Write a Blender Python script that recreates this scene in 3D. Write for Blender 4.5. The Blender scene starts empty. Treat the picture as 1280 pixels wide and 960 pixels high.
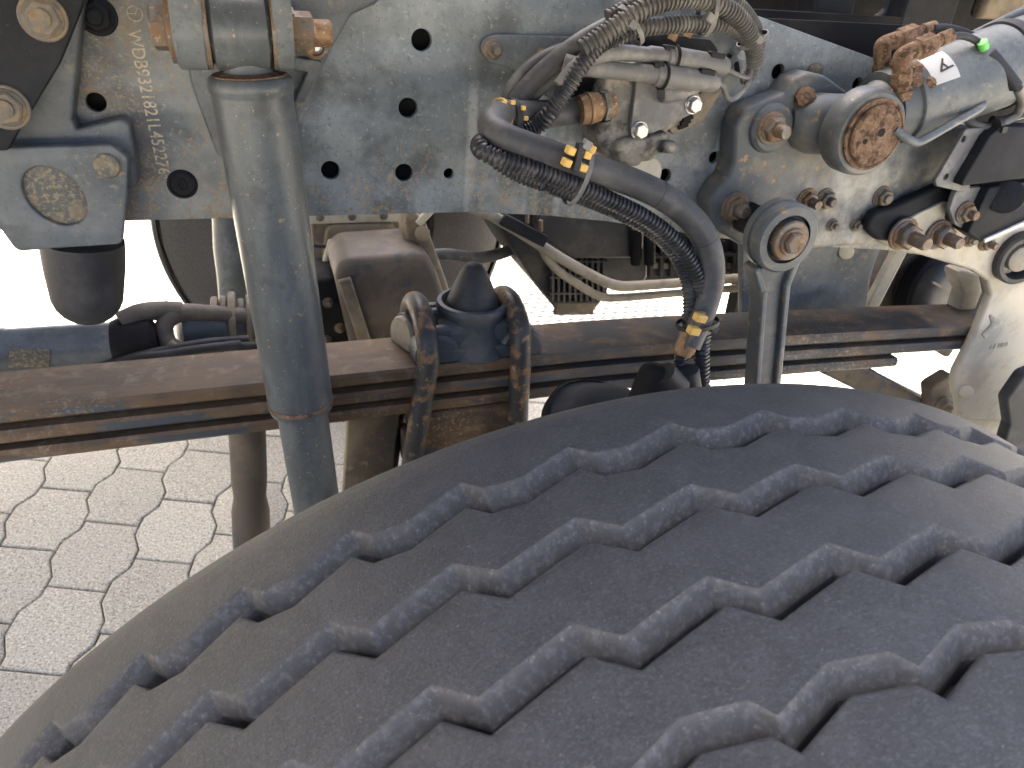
import bpy, bmesh, math, random
from mathutils import Vector, Matrix
R_ = math.radians
random.seed(7)
S = bpy.context.scene
COL = S.collection

# ------------------------------------------------------------------ camera, world, sun, exposure
F_PX, YAW, PIT, ROLL = 915.07, 0.351603, 0.526598, 0.070267
CAM = Vector((-0.218773, -0.258627, 0.725615))
_cy, _sy, _cp, _sp = math.cos(YAW), math.sin(YAW), math.cos(PIT), math.sin(PIT)
FWD = Vector((_sy*_cp, _cy*_cp, -_sp)); _r = Vector((_cy, -_sy, 0)); _u = _r.cross(FWD)
RIGHT = _r*math.cos(ROLL) + _u*math.sin(ROLL); UP = -_r*math.sin(ROLL) + _u*math.cos(ROLL)
cam = bpy.data.cameras.new('camera'); cam_o = bpy.data.objects.new('camera', cam); COL.objects.link(cam_o)
cam.sensor_fit = 'HORIZONTAL'; cam.sensor_width = 36; cam.lens = F_PX/1280*36
cam.clip_start = 0.01; cam.clip_end = 300
cam.dof.use_dof = True; cam.dof.focus_distance = 0.56; cam.dof.aperture_fstop = 20.0
mw = Matrix(((RIGHT.x, UP.x, -FWD.x, CAM.x), (RIGHT.y, UP.y, -FWD.y, CAM.y), (RIGHT.z, UP.z, -FWD.z, CAM.z), (0, 0, 0, 1)))
cam_o.matrix_world = mw
S.camera = cam_o
SUN_DIR = Vector((-0.36, 0.42, 0.83)).normalized()      # towards the sun
w = bpy.data.worlds.new('World'); S.world = w; w.use_nodes = True
nt = w.node_tree; bg = nt.nodes['Background']
sky = nt.nodes.new('ShaderNodeTexSky'); sky.sky_type = 'NISHITA'; sky.sun_disc = False
sky.sun_elevation = math.asin(SUN_DIR.z); sky.sun_rotation = math.atan2(SUN_DIR.x, SUN_DIR.y)
sky.air_density = 0.48; sky.dust_density = 7.0; sky.ozone_density = 0.0
nt.links.new(sky.outputs[0], bg.inputs[0]); bg.inputs[1].default_value = 0.15
sl = bpy.data.lights.new('sun', 'SUN'); sl.energy = 5.0; sl.angle = R_(0.53); sl.color = (1.0, 0.95, 0.87)
so = bpy.data.objects.new('sun', sl); COL.objects.link(so)
so.rotation_euler = SUN_DIR.to_track_quat('Z', 'Y').to_euler(); so.location = (0, 0, 6)
S.view_settings.view_transform = 'Standard'; S.view_settings.look = 'None'
S.view_settings.exposure = 3.15; S.view_settings.gamma = 1.0; S.view_settings.use_curve_mapping = False
S.render.engine = 'CYCLES'
S.cycles.use_denoising = True
S.cycles.max_bounces = 8; S.cycles.diffuse_bounces = 5; S.cycles.glossy_bounces = 3
S.cycles.caustics_reflective = False; S.cycles.caustics_refractive = False

# ------------------------------------------------------------------ survey: a sight line met with an upright plane parallel to the truck, or with the ground
def ray(u, v): return RIGHT*((u-640)/F_PX) + UP*((480-v)/F_PX) + FWD
def at(u, v, Y):
    d = ray(u, v); return CAM + d*((Y-CAM.y)/d.y)
def atz(u, v, Z):
    d = ray(u, v); return CAM + d*((Z-CAM.z)/d.z)
def mpp(u, v, Y):                                        # metres per photo pixel there
    return (at(u, v, Y)-CAM).dot(FWD)/F_PX

# ------------------------------------------------------------------ materials
def mat(name, base, layers=(), rough=0.55, metal=0.0, bump=(0, 200), spec=0.28, rand=0.0, rl=()):
    m = bpy.data.materials.new(name); m.use_nodes = True
    t = m.node_tree; n = t.nodes; L = t.links
    b = n['Principled BSDF']; b.inputs['Metallic'].default_value = metal
    b.inputs['Specular IOR Level'].default_value = spec
    geo = n.new('ShaderNodeNewGeometry'); pos = geo.outputs['Position']
    sep = n.new('ShaderNodeSeparateXYZ'); L.new(pos, sep.inputs[0])
    def noise(scale, detail=4, rough_=.6, dist=0):
        mp = n.new('ShaderNodeMapping')
        s = scale if isinstance(scale, (tuple, list)) else (scale,)*3
        mp.inputs['Scale'].default_value = s; L.new(pos, mp.inputs[0])
        t_ = n.new('ShaderNodeTexNoise'); t_.inputs['Scale'].default_value = 1.0
        t_.inputs['Detail'].default_value = detail; t_.inputs['Roughness'].default_value = rough_
        t_.inputs['Distortion'].default_value = dist
        L.new(mp.outputs[0], t_.inputs['Vector']); return t_.outputs['Fac']
    def mrange(src, a, c, x, y):
        r = n.new('ShaderNodeMapRange'); r.interpolation_type = 'SMOOTHSTEP'
        for i, q in enumerate((a, c, x, y)): r.inputs[1+i].default_value = q
        L.new(src, r.inputs[0]); return r.outputs[0]
    def mul(a, c):
        r = n.new('ShaderNodeMath'); r.operation = 'MULTIPLY'; L.new(a, r.inputs[0])
        if isinstance(c, float): r.inputs[1].default_value = c
        else: L.new(c, r.inputs[1])
        return r.outputs[0]
    rgb = n.new('ShaderNodeRGB'); rgb.outputs[0].default_value = (*base, 1); cur = rgb.outputs[0]
    rv = n.new('ShaderNodeValue'); rv.outputs[0].default_value = rough; rcur = rv.outputs[0]
    for ly in layers:
        k = mrange(noise(ly.get('scale', 20), ly.get('detail', 5), ly.get('r', .65), ly.get('dist', 0)), ly['lo'], ly['hi'], 0.0, ly.get('amt', 1.0))
        if 'x' in ly: k = mul(k, mrange(sep.outputs[0], *ly['x'], 0.0, 1.0))
        if 'x2' in ly: k = mul(k, mrange(sep.outputs[0], *ly['x2'], 0.0, 1.0))
        if 'z' in ly: k = mul(k, mrange(sep.outputs[2], *ly['z'], 0.0, 1.0))
        if 'up' in ly:
            sn = n.new('ShaderNodeSeparateXYZ'); L.new(geo.outputs['Normal'], sn.inputs[0])
            k = mul(k, mrange(sn.outputs[2], *ly['up'], 0.0, 1.0))
        if 'mask' in ly: k = mul(k, mrange(noise(*ly['mask'][0:1]), *ly['mask'][1:3], 0.0, 1.0))
        mx = n.new('ShaderNodeMix'); mx.data_type = 'RGBA'; L.new(k, mx.inputs['Factor'])
        L.new(cur, mx.inputs['A']); mx.inputs['B'].default_value = (*ly['col'], 1); cur = mx.outputs['Result']
        if 'rough' in ly:
            mr = n.new('ShaderNodeMix'); L.new(k, mr.inputs['Factor']); L.new(rcur, mr.inputs['A'])
            mr.inputs['B'].default_value = ly['rough']; rcur = mr.outputs['Result']
    if rand:
        oi = n.new('ShaderNodeObjectInfo'); hs = n.new('ShaderNodeHueSaturation')
        r = n.new('ShaderNodeMapRange'); r.inputs[3].default_value = 1-rand; r.inputs[4].default_value = 1+rand
        L.new(oi.outputs['Random'], r.inputs[0]); L.new(r.outputs[0], hs.inputs['Value']); L.new(cur, hs.inputs['Color']); cur = hs.outputs[0]
    L.new(cur, b.inputs['Base Color']); L.new(rcur, b.inputs['Roughness'])
    if bump[0]:
        bp = n.new('ShaderNodeBump'); bp.inputs['Strength'].default_value = bump[0]; bp.inputs['Distance'].default_value = bump[2] if len(bump) > 2 else 0.001
        L.new(noise(bump[1], 6, .7), bp.inputs['Height']); L.new(bp.outputs[0], b.inputs['Normal'])
    return m

OCH = (0.30, 0.22, 0.12); RUSTC = (0.20, 0.085, 0.03); DUST = (0.26, 0.23, 0.18)
MAT = {}
MAT['rail'] = mat('rail_paint', (0.140, 0.162, 0.170), [
    dict(col=(0.225, 0.250, 0.252), scale=9, lo=.42, hi=.62, amt=.8),
    dict(col=(0.40, 0.385, 0.33), scale=(12, 12, 9), lo=.38, hi=.66, amt=.7, x=(0.22, 0.75), z=(.66, .52)),
    dict(col=(0.20, 0.17, 0.125), scale=16, lo=.46, hi=.66, amt=.75, x=(-0.16, -0.26)),
    dict(col=(0.38, 0.40, 0.39), scale=(26, 1, 1.2), detail=2, lo=.57, hi=.66, amt=.55, x=(-0.16, -0.06), z=(.66, .58)),
    dict(col=(0.055, 0.060, 0.062), scale=11, detail=6, lo=.47, hi=.66, amt=.75),
    dict(col=(0.075, 0.085, 0.088), scale=150, detail=5, r=.8, lo=.52, hi=.64, amt=.55),
    dict(col=(0.40, 0.41, 0.39), scale=190, detail=4, r=.8, lo=.58, hi=.68, amt=.45),
    dict(col=OCH, scale=300, detail=4, lo=.51, hi=.60, amt=.9, x=(-0.15, -0.27), mask=(18, .38, .58)),
    dict(col=(0.21, 0.135, 0.07), scale=80, detail=7, lo=.53, hi=.63, amt=.75, x=(-0.16, -0.28), mask=(10, .42, .60)),
    dict(col=OCH, scale=240, detail=4, lo=.52, hi=.61, amt=.85, z=(.56, .485), mask=(16, .36, .58)),
    dict(col=(0.36, 0.33, 0.27), scale=420, detail=2, lo=.66, hi=.71, amt=.5, mask=(9, .5, .62)),
    ], rough=.42, bump=(.12, 500, .0006))
MAT['paint'] = mat('steel_paint', (0.084, 0.097, 0.104), [
    dict(col=(0.135, 0.149, 0.154), scale=14, lo=.42, hi=.65, amt=.7),
    dict(col=(0.045, 0.048, 0.050), scale=18, detail=6, lo=.50, hi=.68, amt=.6),
    dict(col=(0.05, 0.055, 0.058), scale=150, detail=5, r=.8, lo=.53, hi=.64, amt=.5),
    dict(col=(0.25, 0.20, 0.13), scale=120, detail=5, lo=.55, hi=.66, amt=.7, mask=(13, .45, .62)),
    dict(col=(0.32, 0.29, 0.24), scale=420, detail=2, lo=.66, hi=.71, amt=.6, mask=(8, .5, .62))], rough=.4, bump=(.1, 420, .0005))
MAT['shock'] = mat('shock_paint', (0.066, 0.076, 0.080), [
    dict(col=(0.115, 0.128, 0.130), scale=(20, 20, 7), lo=.4, hi=.65, amt=.8),
    dict(col=(0.045, 0.047, 0.048), scale=26, detail=6, lo=.52, hi=.68, amt=.6),
    dict(col=(0.06, 0.064, 0.066), scale=160, detail=5, r=.8, lo=.53, hi=.64, amt=.5),
    dict(col=(0.30, 0.22, 0.11), scale=130, detail=3, lo=.65, hi=.70, amt=.8),
    dict(col=(0.38, 0.36, 0.33), scale=330, detail=2, lo=.69, hi=.72, amt=.6)], rough=.34, bump=(.06, 380, .0004))
MAT['speckled'] = mat('speckled_paint', (0.075, 0.080, 0.076), [
    dict(col=(0.25, 0.20, 0.115), scale=230, detail=6, lo=.47, hi=.62, amt=.8),
    dict(col=(0.22, 0.17, 0.10), scale=40, lo=.5, hi=.62, amt=.5)], rough=.6, bump=(.3, 260, .0008))
MAT['dark_paint'] = mat('dark_paint', (0.012, 0.0135, 0.016), [
    dict(col=(0.024, 0.0255, 0.028), scale=11, lo=.45, hi=.65, amt=.7),
    dict(col=(0.16, 0.14, 0.11), scale=300, detail=2, lo=.66, hi=.71, amt=.5, mask=(12, .5, .62))], rough=.62, spec=.14, bump=(.08, 500, .0005))
MAT['cast'] = mat('cast_bracket_paint', (0.070, 0.080, 0.086), [
    dict(col=(0.40, 0.385, 0.325), scale=13, lo=.34, hi=.60, amt=.8, x=(.34, .56), z=(.60, .49)),
    dict(col=(0.17, 0.15, 0.11), scale=30, lo=.5, hi=.66, amt=.6),
    dict(col=(0.30, 0.17, 0.06), scale=70, detail=6, lo=.61, hi=.68, amt=.8)], rough=.5, bump=(.35, 160, .0012))
MAT['beige'] = mat('dusty_casting', (0.42, 0.39, 0.31), [
    dict(col=(0.25, 0.235, 0.19), scale=12, lo=.45, hi=.65, amt=.6),
    dict(col=(0.36, 0.30, 0.20), scale=45, lo=.52, hi=.66, amt=.6)], rough=.62, bump=(.25, 120, .001))
MAT['tan'] = mat('dusty_brown_casting', (0.19, 0.155, 0.105), [
    dict(col=(0.09, 0.075, 0.055), scale=14, lo=.42, hi=.62, amt=.8),
    dict(col=(0.30, 0.25, 0.17), scale=40, lo=.55, hi=.68, amt=.6)], rough=.65, bump=(.3, 110, .001))
MAT['brown'] = mat('brown_block', (0.082, 0.068, 0.053), [
    dict(col=(0.13, 0.105, 0.075), scale=16, lo=.45, hi=.62, amt=.7),
    dict(col=(0.045, 0.050, 0.058), scale=25, lo=.55, hi=.65, amt=.7)], rough=.55, bump=(.2, 140, .001))
MAT['rust'] = mat('heavy_rust', (0.135, 0.083, 0.055), [
    dict(col=(0.205, 0.140, 0.088), scale=110, detail=6, lo=.42, hi=.60, amt=.85),
    dict(col=(0.05, 0.031, 0.022), scale=85, detail=7, lo=.49, hi=.62, amt=.9),
    dict(col=(0.36, 0.27, 0.17), scale=260, detail=3, lo=.60, hi=.68, amt=.6)], rough=.88, spec=.15, bump=(1.0, 200, .0025))
MAT['bolt'] = mat('rusted_bolt', (0.13, 0.12, 0.105), [
    dict(col=(0.185, 0.11, 0.058), scale=60, detail=5, lo=.42, hi=.60, amt=.85, rough=.8),
    dict(col=(0.34, 0.25, 0.14), scale=190, detail=4, lo=.55, hi=.66, amt=.7),
    dict(col=(0.07, 0.055, 0.04), scale=110, detail=4, lo=.60, hi=.68, amt=.8)], rough=.5, metal=.25, bump=(.4, 260, .0008))
MAT['bolt_dusty'] = mat('dusty_bolt', (0.115, 0.105, 0.088), [
    dict(col=(0.20, 0.15, 0.088), scale=80, detail=5, lo=.45, hi=.62, amt=.8),
    dict(col=(0.16, 0.085, 0.04), scale=120, detail=5, lo=.58, hi=.66, amt=.7)], rough=.6, metal=.15, bump=(.3, 260, .0008))
MAT['zinc'] = mat('bright_zinc', (0.34, 0.34, 0.33), [dict(col=(0.25, 0.23, 0.2), scale=140, lo=.5, hi=.65, amt=.7)], rough=.32, metal=.7, bump=(.1, 300, .0004))
MAT['brass'] = mat('tarnished_brass', (0.22, 0.14, 0.078), [
    dict(col=(0.15, 0.08, 0.04), scale=120, lo=.46, hi=.62, amt=.8), dict(col=(0.50, 0.40, 0.26), scale=180, lo=.58, hi=.66, amt=.7)], rough=.6, metal=.3, bump=(.4, 240, .0008))
MAT['spring'] = mat('rusty_spring_steel', (0.118, 0.078, 0.044), [
    dict(col=(0.066, 0.048, 0.032), scale=(9, 30, 30), lo=.42, hi=.62, amt=.8),
    dict(col=(0.19, 0.14, 0.09), scale=50, detail=7, lo=.50, hi=.68, amt=.6),
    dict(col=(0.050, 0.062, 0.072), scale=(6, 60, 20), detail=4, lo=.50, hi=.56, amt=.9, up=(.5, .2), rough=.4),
    dict(col=(0.036, 0.038, 0.038), scale=(14, 20, 20), lo=.38, hi=.56, amt=.85, x=(0.05, 0.16)),
    dict(col=(0.34, 0.26, 0.16), scale=220, detail=5, lo=.54, hi=.66, amt=.5, mask=(7, .52, .64))], rough=.62, bump=(.5, 170, .0012))
MAT['clamp'] = mat('black_cast_clamp', (0.045, 0.053, 0.060), [
    dict(col=(0.09, 0.085, 0.075), scale=24, lo=.45, hi=.65, amt=.7)], rough=.5, bump=(.3, 170, .001))
MAT['ubolt'] = mat('rusted_black_rod', (0.032, 0.033, 0.034), [
    dict(col=(0.17, 0.10, 0.05), scale=55, detail=6, lo=.50, hi=.60, amt=.9, rough=.8),
    dict(col=(0.32, 0.28, 0.22), scale=110, detail=5, lo=.62, hi=.70, amt=.6)], rough=.4, bump=(.4, 160, .001))
MAT['tyre'] = mat('tyre_rubber', (0.022, 0.0230, 0.0245), [
    dict(col=(0.034, 0.0354, 0.0375), scale=60, detail=6, lo=.40, hi=.64, amt=.8),
    dict(col=(0.066, 0.069, 0.073), scale=(480, 760, 480), detail=5, r=.8, lo=.50, hi=.62, amt=.7),
    dict(col=(0.006, 0.006, 0.007), scale=(560, 820, 560), detail=4, r=.8, lo=.54, hi=.64, amt=.7),
    dict(col=(0.040, 0.040, 0.042), scale=9, detail=4, lo=.52, hi=.72, amt=.35),
    dict(col=(0.20, 0.195, 0.18), scale=(520, 620, 520), detail=2, lo=.70, hi=.75, amt=.6),
    dict(col=(0.33, 0.22, 0.12), scale=60, detail=3, lo=.745, hi=.77, amt=.6)], rough=.52, spec=.45, bump=(1.0, 700, .0010))
MAT['tyre_wall'] = mat('tyre_groove_rubber', (0.062, 0.060, 0.057), [  # paler rubber standing in for light on the groove walls; far sidewall too
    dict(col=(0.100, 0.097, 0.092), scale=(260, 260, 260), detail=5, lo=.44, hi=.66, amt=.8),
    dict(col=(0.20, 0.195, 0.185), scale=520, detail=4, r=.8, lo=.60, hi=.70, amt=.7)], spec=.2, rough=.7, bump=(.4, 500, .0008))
MAT['rubber'] = mat('matt_rubber', (0.020, 0.021, 0.023), [
    dict(col=(0.045, 0.046, 0.048), scale=18, lo=.45, hi=.66, amt=.7),
    dict(col=(0.10, 0.095, 0.085), scale=350, detail=2, lo=.69, hi=.73, amt=.4)], rough=.6, bump=(.12, 400, .0005))
MAT['hose'] = mat('hose_rubber', (0.048, 0.049, 0.050), [
    dict(col=(0.105, 0.104, 0.100), scale=22, lo=.42, hi=.66, amt=.8),
    dict(col=(0.15, 0.145, 0.135), scale=(70, 70, 160), detail=5, lo=.58, hi=.70, amt=.4)], rough=.52, bump=(.12, 380, .0005))
MAT['conduit'] = mat('corrugated_plastic', (0.028, 0.029, 0.032), [
    dict(col=(0.095, 0.092, 0.085), scale=26, lo=.48, hi=.68, amt=.6)], rough=.38, bump=(.05, 300, .0004))
MAT['conduit_dusty'] = mat('dusty_corrugated_plastic', (0.060, 0.060, 0.058), [
    dict(col=(0.16, 0.155, 0.14), scale=24, lo=.44, hi=.66, amt=.7)], rough=.55, bump=(.05, 300, .0004))
MAT['plastic_grey'] = mat('dusty_grey_plastic', (0.115, 0.115, 0.112), [
    dict(col=(0.22, 0.215, 0.20), scale=40, lo=.45, hi=.66, amt=.7)], rough=.55, bump=(.1, 260, .0005))
MAT['alloy'] = mat('dirty_alloy', (0.13, 0.125, 0.11), [
    dict(col=(0.26, 0.24, 0.20), scale=45, detail=6, lo=.45, hi=.62, amt=.8),
    dict(col=(0.035, 0.032, 0.028), scale=38, detail=7, lo=.49, hi=.62, amt=.9)], rough=.6, metal=.2, bump=(.5, 150, .0015))
MAT['yellow'] = mat('ochre_yellow_plastic', (0.62, 0.40, 0.11), [dict(col=(0.40, 0.25, 0.08), scale=130, lo=.52, hi=.66, amt=.6)], rough=.6)
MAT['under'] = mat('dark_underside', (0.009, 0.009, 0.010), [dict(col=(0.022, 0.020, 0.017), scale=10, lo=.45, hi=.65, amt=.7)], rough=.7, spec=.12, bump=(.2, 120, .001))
MAT['housing'] = mat('black_plastic_housing', (0.030, 0.031, 0.033), [dict(col=(0.075, 0.070, 0.062), scale=14, lo=.46, hi=.66, amt=.7)], rough=.5)
MAT['pipe'] = mat('dusty_pipe', (0.27, 0.24, 0.185), [dict(col=(0.15, 0.13, 0.10), scale=30, lo=.48, hi=.64, amt=.6)], rough=.55, bump=(.2, 150, .0008))
MAT['label'] = mat('white_sticker', (0.42, 0.42, 0.40), [dict(col=(0.40, 0.39, 0.36), scale=90, lo=.55, hi=.7, amt=.5)], rough=.45)
MAT['ink'] = mat('black_ink', (0.03, 0.03, 0.03), rough=.6)
MAT['green'] = mat('green_tag', (0.12, 0.42, 0.10), rough=.5)
MAT['stamp'] = mat('scratched_bare_stamp', (0.50, 0.43, 0.31), [dict(col=(0.20, 0.19, 0.165), scale=260, detail=4, lo=.48, hi=.58, amt=.75)], rough=.6)
MAT['paver'] = mat('concrete_paver', (0.41, 0.38, 0.305), [
    dict(col=(0.37, 0.335, 0.265), scale=5, lo=.42, hi=.66, amt=.6),
    dict(col=(0.64, 0.60, 0.51), scale=170, detail=4, lo=.50, hi=.64, amt=.8),
    dict(col=(0.15, 0.138, 0.115), scale=200, detail=4, lo=.51, hi=.63, amt=.85),
    dict(col=(0.13, 0.135, 0.15), scale=13, detail=5, lo=.665, hi=.72, amt=.55)], rough=.9, bump=(.5, 260, .0015), rand=.10)
MAT['sand'] = mat('joint_sand', (0.085, 0.078, 0.060), [dict(col=(0.16, 0.145, 0.11), scale=60, lo=.46, hi=.64, amt=.7), dict(col=(0.04, 0.045, 0.03), scale=7, lo=.5, hi=.65, amt=.6)], rough=.95)
MAT['ground'] = mat('far_concrete', (0.52, 0.48, 0.40), [dict(col=(0.30, 0.285, 0.25), scale=5, lo=.45, hi=.62, amt=.6)], rough=.9)
MAT['iron'] = mat('cover_plate_steel', (0.060, 0.058, 0.052), [dict(col=(0.045, 0.043, 0.038), scale=30, lo=.45, hi=.65, amt=.6)], rough=.7)
MAT['stud'] = mat('worn_bright_stud', (0.16, 0.155, 0.14), rough=.6)
MAT['body'] = mat('blocker_paint', (0.32, 0.33, 0.34), [dict(col=(0.22, 0.22, 0.22), scale=3, lo=.45, hi=.65, amt=.5)], rough=.4)
MAT['rimsteel'] = mat('wheel_steel', (0.25, 0.25, 0.25), rough=.5, metal=.5)

# ------------------------------------------------------------------ mesh helpers
ORG = {}
def frame(d):
    d = d.normalized(); a = Vector((0, 0, 1)) if abs(d.z) < .9 else Vector((1, 0, 0))
    x = a.cross(d).normalized(); return x, d.cross(x)
class MB:
    def __init__(s): s.v = []; s.f = []
    def add(s, v, f):
        k = len(s.v); s.v += [Vector(q) for q in v]; s.f += [tuple(i+k for i in q) for q in f]; return s
    def rings(s, rings, cap0=True, cap1=True):
        n = len(rings[0]); v = [p for r in rings for p in r]; f = []
        for i in range(len(rings)-1):
            for j in range(n):
                a, b = i*n+j, i*n+(j+1) % n
                f.append((a, b, b+n, a+n))
        if cap0: f.append(tuple(range(n-1, -1, -1)))
        if cap1: f.append(tuple(range(len(v)-n, len(v))))
        return s.add(v, f)
    def lathe(s, p, axis, prof, n=32, cap0=True, cap1=True, ph=0.0):
        p = Vector(p); axis = Vector(axis).normalized(); x, y = frame(axis); rs = []
        for t, r in prof:
            rs.append([p + axis*t + (x*math.cos(a)+y*math.sin(a))*r for a in (ph+2*math.pi*k/n for k in range(n))])
        return s.rings(rs, cap0, cap1)
    def cyl(s, a, b, r, r2=None, n=24):
        a, b = Vector(a), Vector(b); d = b-a
        return s.lathe(a, d, [(0, r), (d.length, r if r2 is None else r2)], n)
    def bevcyl(s, a, b, r, bv=.002, n=32):
        a, b = Vector(a), Vector(b); d = b-a; l = d.length
        return s.lathe(a, d, [(0, r-bv), (bv*.3, r-bv*.3), (bv, r), (l-bv, r), (l-bv*.3, r-bv*.3), (l, r-bv)], n)
    def box(s, c, sz, rot=None):
        c = Vector(c); v = []
        for z in (-.5, .5):
            for y in (-.5, .5):
                for x in (-.5, .5):
                    q = Vector((x*sz[0], y*sz[1], z*sz[2])); v.append(c + (rot @ q if rot else q))
        return s.add(v, [(0, 2, 3, 1), (4, 5, 7, 6), (0, 1, 5, 4), (2, 6, 7, 3), (0, 4, 6, 2), (1, 3, 7, 5)])
    def bar(s, a, b, wd, ht, side=None):                   # rectangular bar; wd across `side`
        a, b = Vector(a), Vector(b); d = (b-a).normalized()
        sd = Vector(side) if side else frame(d)[0]
        sd = (sd - d*sd.dot(d)).normalized(); up = d.cross(sd)
        r = lambda p: [p+sd*wd/2*i+up*ht/2*j for i, j in ((-1, -1), (1, -1), (1, 1), (-1, 1))]
        return s.rings([r(a), r(b)])
    def tube(s, pts, r, n=14, cap=True):
        """pts: dense path; r: number or function of arc length"""
        rings = []; d0 = (pts[1]-pts[0]).normalized(); x, y = frame(d0); L = 0
        for i, p in enumerate(pts):
            d = (pts[min(i+1, len(pts)-1)]-pts[max(i-1, 0)]).normalized()
            x = (x - d*x.dot(d)).normalized(); y = d.cross(x)
            if i: L += (p-pts[i-1]).length
            rr = r(L) if callable(r) else r
            rings.append([p+(x*math.cos(a)+y*math.sin(a))*rr for a in (2*math.pi*k/n for k in range(n))])
        return s.rings(rings, cap, cap)
    def build(s, name, m, parent=None, smooth=35, bevel=0, seg=2, org=None):
        return mesh_obj(name, [tuple(q) for q in s.v], s.f, m, parent, smooth, bevel, seg, org)
def mesh_obj(name, v, f, m, parent=None, smooth=35, bevel=0, seg=2, org=None):
    if parent is not None: o0 = ORG[parent.name]
    elif org is not None: o0 = Vector(org)
    else:
        xs, ys, zs = zip(*v); o0 = Vector(((min(xs)+max(xs))/2, (min(ys)+max(ys))/2, min(zs)))
    me = bpy.data.meshes.new(name)
    me.from_pydata([(p[0]-o0.x, p[1]-o0.y, p[2]-o0.z) for p in v], [], f)
    me.update()
    return link(name, me, m, parent, smooth, bevel, seg, o0)
def link(name, me, m, parent, smooth, bevel, seg, o0):
    bm = bmesh.new(); bm.from_mesh(me); bmesh.ops.recalc_face_normals(bm, faces=bm.faces); bm.to_mesh(me); bm.free()
    if smooth:
        me.shade_smooth(); me.set_sharp_from_angle(angle=R_(smooth))
    else: me.shade_flat()
    me.materials.append(MAT[m] if isinstance(m, str) else m)
    o = bpy.data.objects.new(name, me); COL.objects.link(o); ORG[o.name] = o0
    if parent is not None: o.parent = parent
    else: o.location = o0
    if bevel:
        b = o.modifiers.new('bevel', 'BEVEL'); b.width = bevel; b.segments = seg; b.limit_method = 'ANGLE'; b.angle_limit = R_(40); b.harden_normals = False
    return o
def thing(name, label, cat, loc, group=None):
    o = bpy.data.objects.new(name, None); COL.objects.link(o); o.location = loc; o.empty_display_size = .02
    ORG[o.name] = Vector(loc); return tag(o, label, cat, group)
def tag(o, label=None, cat=None, group=None, kind=None):
    if label: o['label'] = label
    if cat: o['category'] = cat
    if group: o['group'] = group
    if kind: o['kind'] = kind
    return o
def crom(P, step=.004):
    P = [Vector(p) for p in P]; Q = [P[0]*2-P[1]] + P + [P[-1]*2-P[-2]]; out = []
    for i in range(1, len(Q)-2):
        a, b, c, d = Q[i-1:i+3]; n = max(2, int((c-b).length/step))
        for k in range(n):
            t = k/n
            out.append(.5*((2*b)+(c-a)*t+(2*a-5*b+4*c-d)*t*t+(3*b-a-3*c+d)*t**3))
    out.append(Q[-2]); return out
def path(px, step=.004): return crom([at(*p) for p in px], step)
def fillet(P, r, n=4):
    """round the corners of a closed 2-D outline"""
    out = []; N = len(P)
    for i in range(N):
        p0, p, p1 = Vector(P[i-1]), Vector(P[i]), Vector(P[(i+1) % N])
        a, b = p0-p, p1-p; la, lb = a.length, b.length
        ang = a.angle(b, math.pi) if la > 1e-9 and lb > 1e-9 else math.pi
        if ang > R_(174): out.append(p); continue
        d = min(r/math.tan(ang/2), la*.45, lb*.45); a = p+a.normalized()*d; b = p+b.normalized()*d
        for k in range(n+1):
            t = k/n; out.append(a*(1-t)**2 + p*(2*t*(1-t)) + b*t*t)
    return out
def plate(name, m, parent, outline, Y, thick, bev=.0015, r=.006, holes=(), px=True, org=None, smooth=35, rot=None):
    """flat plate parallel to the frame: outline as sight lines met with its front plane, thick backwards; holes (u,v,radius_px) or lists"""
    P = [(lambda q: (q.x, q.z))(at(u, v, Y)) for u, v in outline] if px else outline
    cu = bpy.data.curves.new(name, 'CURVE'); cu.dimensions = '2D'; cu.fill_mode = 'BOTH'
    cu.extrude = max(thick/2-bev, .0001); cu.bevel_depth = bev; cu.bevel_resolution = 2
    loops = [fillet(P, r) if r else [Vector(p) for p in P]]
    for h in holes:
        if px and len(h) == 3 and not hasattr(h[0], '__len__'):
            c = at(h[0], h[1], Y); rr = h[2]*mpp(h[0], h[1], Y)+bev
            loops.append([Vector((c.x+rr*math.cos(2*math.pi*k/24), c.z+rr*math.sin(2*math.pi*k/24))) for k in range(24)])
        elif px: loops.append(fillet([(lambda q: (q.x, q.z))(at(u, v, Y)) for u, v in h], .004))
        else: loops.append([Vector(q) for q in h])
    for lp in loops:
        sp = cu.splines.new('POLY'); sp.points.add(len(lp)-1); sp.use_cyclic_u = True
        for k, q in enumerate(lp): sp.points[k].co = (q[0], q[1], 0, 1)
    t = bpy.data.objects.new('tmp', cu); COL.objects.link(t)
    me = bpy.data.meshes.new_from_object(t.evaluated_get(bpy.context.evaluated_depsgraph_get()))
    bpy.data.objects.remove(t); bpy.data.curves.remove(cu)
    bm = bmesh.new(); bm.from_mesh(me); bmesh.ops.remove_doubles(bm, verts=bm.verts, dist=1e-5); bm.to_mesh(me); bm.free()
    V = [Vector((q.co.x, Y+thick/2-q.co.z, q.co.y)) for q in me.vertices]
    if rot:
        c, R = rot; V = [c + R @ (q-c) for q in V]
    Fc = [tuple(p.vertices) for p in me.polygons]; bpy.data.meshes.remove(me)
    return mesh_obj(name, [tuple(q) for q in V], Fc, m, parent, smooth, org=org)
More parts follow.
